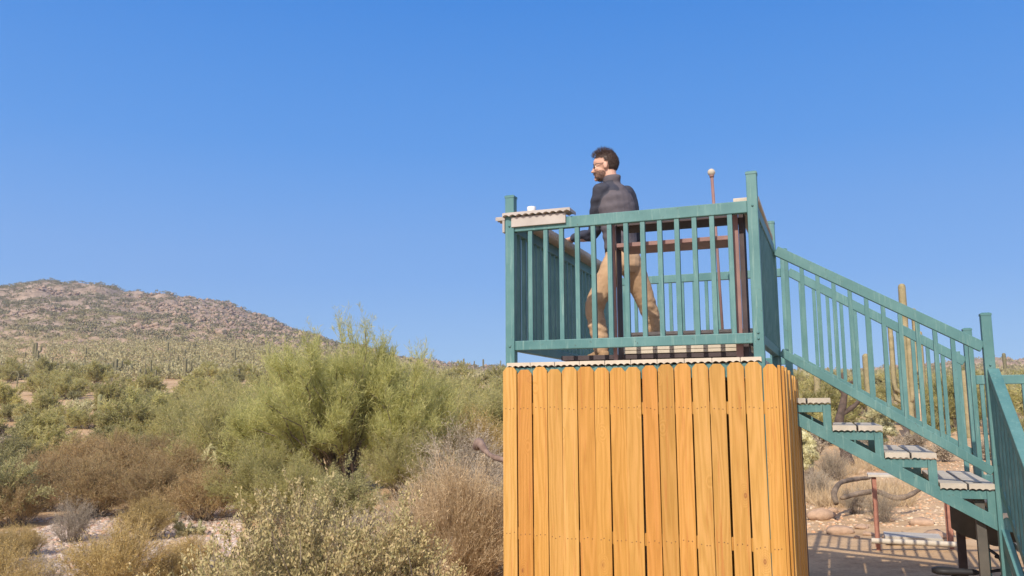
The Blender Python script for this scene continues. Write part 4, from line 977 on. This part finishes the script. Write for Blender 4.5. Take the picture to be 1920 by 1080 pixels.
grass(2200, -80, 960, 14, 34, 402, FM['straw'], 'dry_grass', 'dry grass tufts between the shrubs of the wash', .2, lambda P, px, d: (fbm(P[:, 0] / 1.6, P[:, 1] / 1.6, 3, 2) > 0) & ((d > 18.5) | (px > 480)))
grass(1600, 620, 940, 5.8, 13, 403, FM['straw'], 'dry_grass', 'short dry grass at the feet of the near shrubs', .16)
for i, (px, d, s, lb) in enumerate(((1520, 16.5, .6, 'grey twiggy shrub just behind the side run of the fence'), (1590, 14.2, .45, 'small grey twiggy tuft inside the curve of the fallen cactus'), (1640, 13.2, .5, 'grey twiggy tuft behind the bench posts'), (1690, 21, .8, 'dark grey twiggy shrub under the third stair tread'), (1555, 20.0, .75, 'grey brown shrub next to the foot of the dead tree'))):
    x, y, z = ground_at(px, d); plant('twiggy_shrub', k, x, y, s=s, label=lb)
# fallen cactus limbs
dd = 13.6
branch('fallen_cactus', [cp(1568, 944, 13.2), cp(1564, 925, 13.4), cp(1575, 906, 13.8), cp(1600, 899, 14.4), cp(1630, 896, 15)], [.04, .047, .036, .042, .03], FM['fallen'], 'arched dry cactus limb lying on the ground behind the bench', 'cactus', rough=.06)
branch('fallen_cactus', [cp(1578, 934, 13.6), cp(1612, 925, 14.0), cp(1645, 922, 14.2), cp(1672, 932, 13.9), cp(1697, 932, 13.9), cp(1724, 918, 14.2)], [.03, .045, .04, .042, .045, .035], FM['fallen'], 'straight lying dry cactus limb whose tip points right past the bench post', 'cactus', rough=.08)
# dead tree
dd = 24.0
t = empty('dead_tree', 'dark dead tree with a forked leaning trunk behind the stair treads', 'tree', cp(1590, 868, dd))
def br(pts, rad):
    o = branch('trunk' if rad[0] > .1 else 'limb', [Vector(p) - Vector(t.location) for p in pts], rad, FM['barkdark'], None, None); o.parent = t
br([cp(1592, 872, dd), cp(1583, 845, dd), cp(1574, 820, dd), cp(1573, 790, dd), cp(1580, 760, dd), cp(1584, 725, dd), cp(1578, 700, dd)], [.16, .13, .115, .11, .10, .085, .04])
br([cp(1573, 780, dd), cp(1592, 768, dd), cp(1606, 757, dd), cp(1614, 742, dd), cp(1606, 730, dd)], [.07, .065, .06, .055, .03])
br([cp(1583, 740, dd), cp(1572, 728, dd), cp(1560, 722, dd)], [.06, .05, .03]); br([cp(1584, 728, dd), cp(1592, 718, dd), cp(1602, 716, dd)], [.06, .045, .03])
cholla(1640, 27, 1.9, 'pale yellow cholla seen between the balusters of the stair railing', 15, 60, .07)
cholla(1512, 19, 1.5, 'pale yellow cholla behind the side run of the fence', 16, 46, .06)
cholla(1905, 46, 2.0, 'cream cholla clump beyond the landing railing', 17, 60, .09)
k3 = kit('creamy', 47, FM['cholla'], H=1.1, Wd=1.9, n_stem=40, n_twig=800, n_leaf=7000, tw=.25, leaf=(.08, .03), up=.4, stem_r=.02, low=.4, lobes=.3)
for px, py, s, lb in ((146, 782, 1.0, 'cream coloured rounded cholla patch left of the lone short saguaro'), (44, 790, .7, 'small greyish cholla patch at the left edge of the flat')):
    d = depth_for(px, py); x, y, z = ground_at(px, d); plant('cholla_patch', k3, x, y, s=s, label=lb, cat='cactus')

# bench behind the stairs
bn = empty('plank_stand', 'red brown steel stand with white plank top and low planks behind the stairs', 'stand', (2.62, 4.9, -.15))
def bl(m_, name, mt): o = m_.build(name, mt, bn, .002); o.matrix_parent_inverse = Matrix.Translation((-2.62, -4.9, .15)); return o
for xx in (2.70, 3.52):
    for yy in (5.72, 5.96): bl(MB().box(xx - .024, yy - .02, -.2, xx + .024, yy + .02, .73), 'leg', M['rust'])
for k_ in range(2): bl(MB().prism(scallop(5.66 + k_ * .19, 5.66 + k_ * .19 + .18, .765, .03, .045, .01), 'x', 2.63, 3.66), 'top_board', M['board'])
bl(MB().tube([(2.62, 5.60, -.03), (3.60, 5.60, -.03)], .033, 12), 'foot_rail', M['board'])
bl(MB().box(2.80, 6.05, -.12, 3.46, 6.5, -.03), 'low_board', M['board_tread'])
# small black bicycle
bk = empty('bicycle', 'small black bicycle with a red reflector parked under the stair landing', 'bicycle', (3.06, 2.3, -.15))
def bp(m_, name, mt, par=None, bev=0): o = m_.build(name, mt, par or bk, bev); o.matrix_parent_inverse = Matrix.Translation((-3.06, -2.3, 0.04)) if par is None else Matrix.Identity(4); return o
for xx in (3.0, 3.62):
    m_ = MB(); R_ = .125; m_.tube([(xx + R_ * math.cos(a), 2.3, .14 + R_ * math.sin(a)) for a in np.linspace(0, 2 * PI, 33)], .014, 8, cap=False)
    w_ = bp(m_, 'wheel', M['black'])
    m_ = MB()
    for a in np.linspace(0, PI, 9)[:-1]: m_.tube([(xx + .12 * math.cos(a), 2.3, .14 + .12 * math.sin(a)), (xx - .12 * math.cos(a), 2.3, .14 - .12 * math.sin(a))], .0015, 5)
    m_.tube([(xx, 2.27, .14), (xx, 2.33, .14)], .015, 10); bp(m_, 'spokes', M['steel'], w_)
m_ = MB()
m_.tube([(3.0, 2.3, .14), (3.22, 2.3, .13), (3.52, 2.3, .31)], .013, 8).tube([(3.0, 2.3, .14), (3.14, 2.3, .29), (3.22, 2.3, .13)], .012, 8).tube([(3.14, 2.3, .29), (3.53, 2.3, .36)], .013, 8).tube([(3.62, 2.3, .14), (3.50, 2.3, .46)], .013, 8)
bp(m_, 'frame', M['black'])
bp(MB().loft([[(x_, 2.3 + w_ * math.cos(t_), .325 + h_ * math.sin(t_)) for t_ in np.linspace(0, 2 * PI, 12, endpoint=False)] for x_, w_, h_ in ((2.98, .02, .02), (3.02, .065, .035), (3.10, .07, .035), (3.18, .035, .028), (3.30, .028, .026), (3.36, .01, .01))]), 'saddle', M['black'])
bp(MB().tube([(3.44, 2.05, .50), (3.49, 2.2, .47), (3.50, 2.3, .46), (3.49, 2.4, .47), (3.44, 2.56, .50)], .013, 8), 'handlebar', M['black'])
bp(MB().box(3.20, 2.26, .245, 3.28, 2.275, .275), 'reflector', M['red'], None, .003)

# ------------------------------------------------------------------ the man
skin = simple('skin', (.50, .285, .205), (.59, .36, .27), 14, .5, .1, bdist=.001)
M['jacket'] = simple('grey_fleece', (.085, .076, .088), (.12, .106, .118), 12, .9, .4, bscale=160, bdist=.002)
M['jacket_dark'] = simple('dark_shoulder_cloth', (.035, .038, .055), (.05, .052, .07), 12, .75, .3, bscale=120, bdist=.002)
M['khaki'] = simple('khaki_canvas', (.42, .275, .165), (.52, .36, .225), 9, .85, .4, bscale=110, bdist=.002)
M['boot'] = simple('tan_suede', (.30, .19, .10), (.40, .26, .15), 14, .85, .3)
M['hair'] = foliage('dark_brown_hair', [(.045, .028, .025), (.075, .048, .040), (.10, .068, .055), (.055, .036, .03)], rough=.4, trans=0)
FA = np.array([-.872, .489, 0]); LA = np.array([-.489, -.872, 0]); ZA = np.array([0, 0, 1.])
def ellring(c, a, b, ua, ub, n=20):
    return [tuple(np.array(c) + ua * a * math.cos(t) + ub * b * math.sin(t)) for t in [2 * math.pi * k / n for k in range(n)]]
def limb(mb, pts, rad, n=14):
    """rounded tapered limb through pts"""
    P = [np.array(p, float) for p in pts]; out = []; rr = []
    for i in range(len(P) - 1):
        p0, p1, p2, p3 = P[max(i - 1, 0)], P[i], P[i + 1], P[min(i + 2, len(P) - 1)]
        for k in range(6):
            t = k / 6; q = .5 * (2 * p1 + (p2 - p0) * t + (2 * p0 - 5 * p1 + 4 * p2 - p3) * t * t + (3 * p1 - p0 - 3 * p2 + p3) * t ** 3)
            out.append(q); rr.append(rad[i] + (rad[i + 1] - rad[i]) * t)
    out.append(P[-1]); rr.append(rad[-1])
    d0 = unit(out[0] - out[1]); d1 = unit(out[-1] - out[-2])
    out = [out[0] + d0 * rr[0] * .8, out[0] + d0 * rr[0] * .5] + out + [out[-1] + d1 * rr[-1] * .5, out[-1] + d1 * rr[-1] * .8]
    rr = [rr[0] * .35, rr[0] * .8] + rr + [rr[-1] * .8, rr[-1] * .35]
    mb.tube(out, rr, n)
def remeshed(mb, name, mt, vox, parent, smooth=4, disp=None):
    o = mb.build(name, mt); md = o.modifiers.new('r', 'REMESH'); md.mode = 'VOXEL'; md.voxel_size = vox; md.use_smooth_shade = True
    sm = o.modifiers.new('s', 'SMOOTH'); sm.iterations = smooth; sm.factor = .6
    dg = bpy.context.evaluated_depsgraph_get(); me = bpy.data.meshes.new_from_object(o.evaluated_get(dg))
    bpy.data.objects.remove(o)
    me.materials.clear(); me.materials.append(mt)
    if disp is not None:
        n = len(me.vertices); co = np.empty(n * 3, np.float32); me.vertices.foreach_get('co', co); nr = np.empty(n * 3, np.float32); me.vertices.foreach_get('normal', nr)
        co = co.reshape(-1, 3).astype(float); nr = nr.reshape(-1, 3); co += nr * disp(co)[:, None]
        me.vertices.foreach_set('co', co.astype(np.float32).ravel()); me.update()
    me.polygons.foreach_set('use_smooth', np.ones(len(me.polygons), dtype=bool))
    o = bpy.data.objects.new(name, me); link(o, parent); return o
man = empty('person', 'bearded man in glasses, grey and black jacket and khaki trousers standing on the platform', 'person', (0, 0, 0))
SH_L, EL_L, WR_L = (.518, .790, 3.425), (.405, .94, 3.105), (.145, 1.20, 3.130)
SH_R, EL_R, WR_R = (.690, 1.060, 3.44), (.74, 1.18, 3.15), (.66, 1.24, 2.92)
HP_L, KN_L, AN_L = (.610, .835, 2.80), (.425, .865, 2.45), (.470, .885, 2.10)
HP_R, KN_R, AN_R = (.725, .985, 2.80), (.815, 1.15, 2.48), (.905, 1.45, 2.04)
def torso(mb, g=0.0, z0=2.78):
    R_ = []
    for (z, x, y, a, b) in ((2.76, .668, .915, .15, .115), (2.84, .668, .912, .168, .128), (2.92, .66, .91, .158, .118), (3.02, .648, .905, .155, .118), (3.15, .635, .905, .168, .13), (3.28, .622, .91, .182, .138), (3.38, .610, .915, .180, .132), (3.45, .600, .918, .155, .108), (3.50, .59, .92, .10, .08), (3.53, .58, .92, .066, .06)):
        if z < z0: continue
        R_.append(ellring((x, y, z), a + g, b + g, LA, FA))
    mb.loft(R_)
HD = np.array([.528, .915, 3.682]); HF = np.array([-.985, -.11, -.06]); HF = unit(HF); HL = unit(np.cross(ZA, HF)); HU = unit(np.cross(HF, HL))
def hp(f, l, u): return HD + (HF * f + HL * l + HU * u) * 1.05
def hell(mb, f, l, u, rf, rl, ru, n=10):
    c = hp(f, l, u); R_ = []
    for i in range(1, n):
        t = math.pi * i / n; rf_, rl_, ru_ = rf * 1.05, rl * 1.05, ru * 1.05; R_.append([tuple(c - HU * ru_ * math.cos(t) + (HF * rf_ * math.cos(q) + HL * rl_ * math.sin(q)) * math.sin(t)) for q in [2 * math.pi * k / (2 * n) for k in range(2 * n)]])
    mb.loft(R_)
def head(mb):
    hell(mb, -.008, 0, .028, .100, .077, .100); hell(mb, .028, 0, -.035, .066, .060, .078); hell(mb, .050, 0, -.080, .042, .042, .036)
    hell(mb, .045, 0, .035, .050, .062, .045)
    hell(mb, .090, 0, -.022, .018, .011, .026); hell(mb, .104, 0, -.034, .018, .0125, .0115)      # nose
    hell(mb, .083, 0, .008, .012, .045, .012)                                                    # brow
    hell(mb, .086, 0, -.062, .014, .022, .008); hell(mb, .082, 0, -.074, .013, .019, .009); hell(mb, .078, 0, -.102, .020, .020, .018)
    for sgn in (1, -1):
        hell(mb, -.012, .078 * sgn, -.010, .020, .009, .032); hell(mb, -.014, .080 * sgn, -.008, .012, .007, .022)
        hell(mb, .062, .040 * sgn, -.027, .022, .02, .020)
    limb(mb, [hp(-.03, 0, -.05), (.575, .92, 3.55), (.592, .92, 3.49)], [.058, .062, .07])
def hand(mb, w, d, n_, curl, side):
    """palm and five fingers; w wrist, d direction, n_ palm-side normal (down), side towards the thumb"""
    w, d, n_, side = np.array(w), unit(np.array(d)), unit(np.array(n_)), unit(np.array(side))
    c = w + d * .085
    for k, (o_, L) in enumerate(((.034, .074), (.012, .083), (-.011, .078), (-.032, .062))):
        b = w + d * .088 + side * o_; limb(mb, [w + side * o_ * .5 + d * .01, w + d * .05 + side * o_ * .85, b], [.015, .0145, .0125], 8)
        p1 = b + d * L * .42 * math.cos(curl) + n_ * L * .42 * math.sin(curl); c2 = curl * 2.1
        p2 = p1 + d * L * .33 * math.cos(c2) + n_ * L * .33 * math.sin(c2); c3 = curl * 2.9; p3 = p2 + d * L * .25 * math.cos(c3) + n_ * L * .25 * math.sin(c3)
        limb(mb, [b, p1, p2, p3], [.0105, .0098, .009, .0078], 8)
    b = w + d * .025 + side * .026
    limb(mb, [b, b + d * .028 + side * .026 + n_ * .008, b + d * .055 + side * .034 + n_ * .018, b + d * .078 + side * .034 + n_ * .028], [.0145, .0125, .011, .009], 8)
mb = MB(); torso(mb, -.02); head(mb)
for (a, b, c) in ((SH_L, EL_L, WR_L), (SH_R, EL_R, WR_R)): limb(mb, [a, b, c], [.05, .042, .028])
hand(mb, WR_L, (-.80, .42, -.14), (-.05, 0, -1), .50, (.35, .9, 0)); hand(mb, WR_R, (-.35, 0, -.9), (-.3, -.9, 0), .35, (-.8, .3, 0))
for (a, b, c) in ((HP_L, KN_L, AN_L), (HP_R, KN_R, AN_R)): limb(mb, [a, b, c], [.075, .052, .036])
body = remeshed(mb, 'body', skin, .0052, man, 3)
# jacket
mb = MB(); torso(mb, .006, 2.88)
def tp(a, b, t): return tuple(np.array(a) * (1 - t) + np.array(b) * t)
limb(mb, [tp(SH_L, (.60, .92, 3.44), .25), SH_L, tp(SH_L, EL_L, .5), EL_L, tp(EL_L, WR_L, .5), tp(EL_L, WR_L, .93)], [.075, .074, .066, .057, .050, .042])
limb(mb, [tp(SH_R, (.60, .92, 3.44), .25), SH_R, tp(SH_R, EL_R, .5), EL_R, tp(EL_R, WR_R, .5), tp(EL_R, WR_R, .93)], [.075, .074, .066, .057, .050, .042])
mb.loft([ellring((.592, .92, 3.46), .10, .088, LA, FA), ellring((.587, .92, 3.52), .080, .078, LA, FA), ellring((.582, .92, 3.575), .076, .078, LA, FA), ellring((.588, .918, 3.592), .070, .066, LA, FA)])
def jw(co):
    x, y, z = co.T; u = x * -.489 + y * -.872
    w = fbm(z * 16 + u * 5, u * 7 + z * 2, 3, 5) * .012 + .004 * np.sin(z * 70 + 9 * u + 5 * fbm(z * 6, u * 6, 2, 3)) * np.clip(fbm(z * 5, u * 5, 2, 8) * 4 + .3, 0, 1)
    return w
jk = remeshed(mb, 'jacket', M['jacket'], .0065, man, 4, jw)
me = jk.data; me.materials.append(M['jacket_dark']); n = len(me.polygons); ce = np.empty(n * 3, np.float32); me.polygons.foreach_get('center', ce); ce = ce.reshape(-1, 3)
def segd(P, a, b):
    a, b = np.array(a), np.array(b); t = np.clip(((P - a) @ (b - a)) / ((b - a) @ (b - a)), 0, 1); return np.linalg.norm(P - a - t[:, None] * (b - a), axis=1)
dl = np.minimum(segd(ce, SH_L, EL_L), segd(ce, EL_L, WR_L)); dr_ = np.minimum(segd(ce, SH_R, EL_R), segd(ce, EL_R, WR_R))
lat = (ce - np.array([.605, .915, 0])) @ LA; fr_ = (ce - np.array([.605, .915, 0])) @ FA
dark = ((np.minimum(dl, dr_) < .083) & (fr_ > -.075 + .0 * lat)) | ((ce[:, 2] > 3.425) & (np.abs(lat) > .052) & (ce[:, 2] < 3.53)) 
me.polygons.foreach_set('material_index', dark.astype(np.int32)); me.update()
# trousers
mb = MB(); mb.loft([ellring((.668, .915, 2.73), .13, .10, LA, FA), ellring((.668, .913, 2.78), .168, .135, LA, FA), ellring((.668, .912, 2.86), .172, .135, LA, FA), ellring((.662, .912, 2.93), .158, .12, LA, FA)])
limb(mb, [tp(HP_L, (.668, .915, 2.83), .2), HP_L, tp(HP_L, KN_L, .5), KN_L, tp(KN_L, AN_L, .5), tp(KN_L, AN_L, 1.0)], [.10, .104, .096, .079, .076, .067], 18)
limb(mb, [tp(HP_R, (.668, .915, 2.83), .2), HP_R, tp(HP_R, KN_R, .5), KN_R, tp(KN_R, AN_R, .5), tp(KN_R, AN_R, .98)], [.10, .104, .096, .082, .078, .068], 18)
def tw_(co):
    x, y, z = co.T; k_ = np.clip((2.62 - z) / .3, 0, 1)
    return .0032 * np.sin(z * 95 + 14 * x + 7 * fbm(z * 9, x * 9 + y * 5, 2, 3)) * k_ * np.clip(.5 + 3 * fbm(x * 9, z * 7, 2, 4), 0, 1) + fbm(z * 20, x * 12 + y * 9, 3, 9) * (.010 + .010 * k_)
remeshed(mb, 'trousers', M['khaki'], .0065, man, 3, tw_)
MB().loft([ellring((.664, .912, z), .168, .128, LA, FA, 28) for z in (2.905, 2.912, 2.938, 2.945)]).build('belt', M['black'], man)
# boots
for (an, dr0) in ((AN_L, (-.75, .66)), (AN_R, (-.55, .83))):
    d = unit(np.array([dr0[0], dr0[1], 0])); s_ = np.array([-d[1], d[0], 0]); z0 = (2.010 if an is AN_L else DECK + .002); a = np.array([an[0], an[1], 0]); R_ = []
    for f, w_, h_ in ((-.075, .02, .04), (-.07, .034, .06), (-.03, .040, .085), (.04, .042, .075), (.10, .046, .055), (.16, .044, .045), (.19, .03, .035), (.2, .012, .02)):
        c = a + d * f + ZA * (z0 + h_ / 2 + .004)
        R_.append([tuple(c + s_ * w_ * math.copysign(abs(math.cos(t)) ** .6, math.cos(t)) + ZA * h_ / 2 * math.copysign(abs(math.sin(t)) ** .6, math.sin(t))) for t in [2 * math.pi * k / 18 for k in range(18)]])
    mb = MB().loft(R_); limb(mb, [a + ZA * (z0 + .07), a + ZA * (z0 + .13)], [.044, .046])
    bo = mb.build('boot', M['boot'], man)
    MB().loft([[tuple(a + d * (.062 + .142 * math.cos(t)) + s_ * .047 * math.sin(t) + ZA * z_) for t in [2 * math.pi * k / 24 for k in range(24)]] for z_ in (z0, z0 + .014)]).build('sole', M['black'], bo)
# hair, beard
def tufts(cen, rad, n, cond, L, w, flow, seed, name, lift=.0, base=True):
    rs = np.random.default_rng(seed); q = unit(rs.normal(size=(n * 4, 3)))
    f, l, u = cen[0] + q[:, 0] * rad[0], cen[1] + q[:, 1] * rad[1], cen[2] + q[:, 2] * rad[2]
    k = cond(f, l, u); q, f, l, u = q[k][:n], f[k][:n], l[k][:n], u[k][:n]
    P = HD + 1.05 * (np.outer(f, HF) + np.outer(l, HL) + np.outer(u, HU)); nrm = unit(np.outer(q[:, 0] / rad[0], HF) + np.outer(q[:, 1] / rad[1], HL) + np.outer(q[:, 2] / rad[2], HU))
    fl = flow(f, l, u); fd = np.outer(fl[0], HF) + np.outer(fl[1], HL) + np.outer(fl[2], HU)
    dr = unit(fd + nrm * (.22 + lift) + rs.normal(size=P.shape) * .32); ln = L * rs.uniform(.5, 1.2, len(P))[:, None]
    return strips(P, P + dr * ln, w, w * .3, N=nrm + rs.normal(size=P.shape) * .4, rs=rs, bend=nrm * ln * .12)
def shell(cen, rad, cond, n=40):
    th, ph = np.meshgrid(np.linspace(0, math.pi, n), np.linspace(0, 2 * math.pi, 2 * n + 1), indexing='ij')
    q = np.stack([np.sin(th) * np.cos(ph), np.sin(th) * np.sin(ph), np.cos(th)], -1).reshape(-1, 3)
    f, l, u = cen[0] + q[:, 0] * rad[0], cen[1] + q[:, 1] * rad[1], cen[2] + q[:, 2] * rad[2]
    V = HD + 1.05 * (np.outer(f, HF) + np.outer(l, HL) + np.outer(u, HU)); m_ = 2 * n + 1
    i, j = np.meshgrid(np.arange(n - 1), np.arange(2 * n), indexing='ij'); Fq = np.stack([i * m_ + j, (i + 1) * m_ + j, (i + 1) * m_ + j + 1, i * m_ + j + 1], -1).reshape(-1, 4)
    k = cond(f, l, u); return V, Fq[k[Fq].all(1)]
hc = lambda f, l, u: (u > np.where(f > -.002, .052 + np.clip((f - .055) * .9, 0, .04), np.where(f > -.032, .018, -.055))) & ~((np.abs(l) > .05) & (f > .03) & (u < .062) )
hcen, hrad = (-.010, 0, .030), (.1025, .0792, .1005)
HV = [shell(hcen, hrad, hc), tufts(hcen, hrad, 6500, hc, .012, .0022, lambda f, l, u: (np.where(u > .10, .1, -.55), l * 2, np.where(u > .09, .55, -.55)), 3, 'hair'),
      tufts((.0, 0, .045), (.098, .07, .102), 1100, lambda f, l, u: (u > .08), .030, .0022, lambda f, l, u: (.55 + 0 * f, l * 3, .55 + 0 * f), 4, 'hair', .25)]
o = bpy.data.objects.new('hair', mesh_np('hair', *join(HV), M['hair'])); link(o, man)
bc = lambda f, l, u: (u < np.where(f > .075, -.046, np.where(f < .014, .01, -.030 - .25 * np.clip(f, 0, .1)))) & (f > -.012) & ~((f > .088) & (u > -.082) & (u < -.056)) & (u > -.13)
bcen, brad = (.032, 0, -.062), (.064, .0605, .060)
BV = [tufts(bcen, brad, 3600, bc, .010, .0016, lambda f, l, u: (.2 + 0 * f, l * 2, -.8 + 0 * f), 7, 'beard'),
      tufts((.086, 0, -.053), (.012, .026, .008), 500, lambda f, l, u: (f > .08), .010, .002, lambda f, l, u: (.2 + 0 * f, l * 12, -.6 + 0 * f), 8, 'beard')]
o = bpy.data.objects.new('beard', mesh_np('beard', *join(BV), M['hair'])); link(o, man)
gl = MB()
for sgn in (1, -1):
    gl.tube([tuple(hp(.094 - .012 * abs(math.cos(t)) , .033 * sgn + .024 * math.cos(t), .0 + .017 * math.sin(t))) for t in np.linspace(0, 2 * PI, 21)], .0017, 6, cap=False)
    gl.tube([tuple(hp(.083, .057 * sgn, .006)), tuple(hp(.06, .074 * sgn, .008)), tuple(hp(.0, .081 * sgn, .006)), tuple(hp(-.022, .083 * sgn, -.008))], .0027, 6)
gl.tube([tuple(hp(.096, .010, .004)), tuple(hp(.099, 0, .006)), tuple(hp(.096, -.010, .004))], .0017, 6)
g_ = gl.build('glasses', M['black'], man)
for sgn in (1, -1):
    MB().loft([[tuple(hp(.0925 + dz - .010 * abs(math.cos(t)), .033 * sgn + .0225 * math.cos(t), .0155 * math.sin(t))) for t in [2 * PI * k / 18 for k in range(18)]] for dz in (0, .0012)]).build('lens', M['black'], g_)
    MB().ball(tuple(hp(.072, .031 * sgn, -.002)), .0105, 8).build('eye', M['white'], man)
MB().tube([tuple(np.array(WR_L) + np.array([.03, -.02, 0]) + np.array([-.4 * 0, 0, 0]) + .033 * (np.array([.49, .82, 0]) * math.cos(t) * 1.0 + ZA * math.sin(t))) for t in np.linspace(0, 2 * PI, 21)], .006, 6, cap=False).build('watch', M['steel'], man)

# ------------------------------------------------------------------ haze
hz = MB().box(-520, -60, -12, 420, 520, 125).build('haze', M['white'])
hm = bpy.data.materials.new('haze_air'); hm.use_nodes = True; hn = hm.node_tree.nodes; hn.clear()
ho = hn.new('ShaderNodeOutputMaterial'); hv = hn.new('ShaderNodeVolumePrincipled'); hv.inputs['Color'].default_value = (.93, .95, 1, 1); hv.inputs['Density'].default_value = .00045; hv.inputs['Anisotropy'].default_value = .3
hm.node_tree.links.new(hv.outputs[0], ho.inputs['Volume']); hz.data.materials.clear(); hz.data.materials.append(hm); tag(hz, 'thin pale haze in the desert air', 'haze', None, 'stuff')
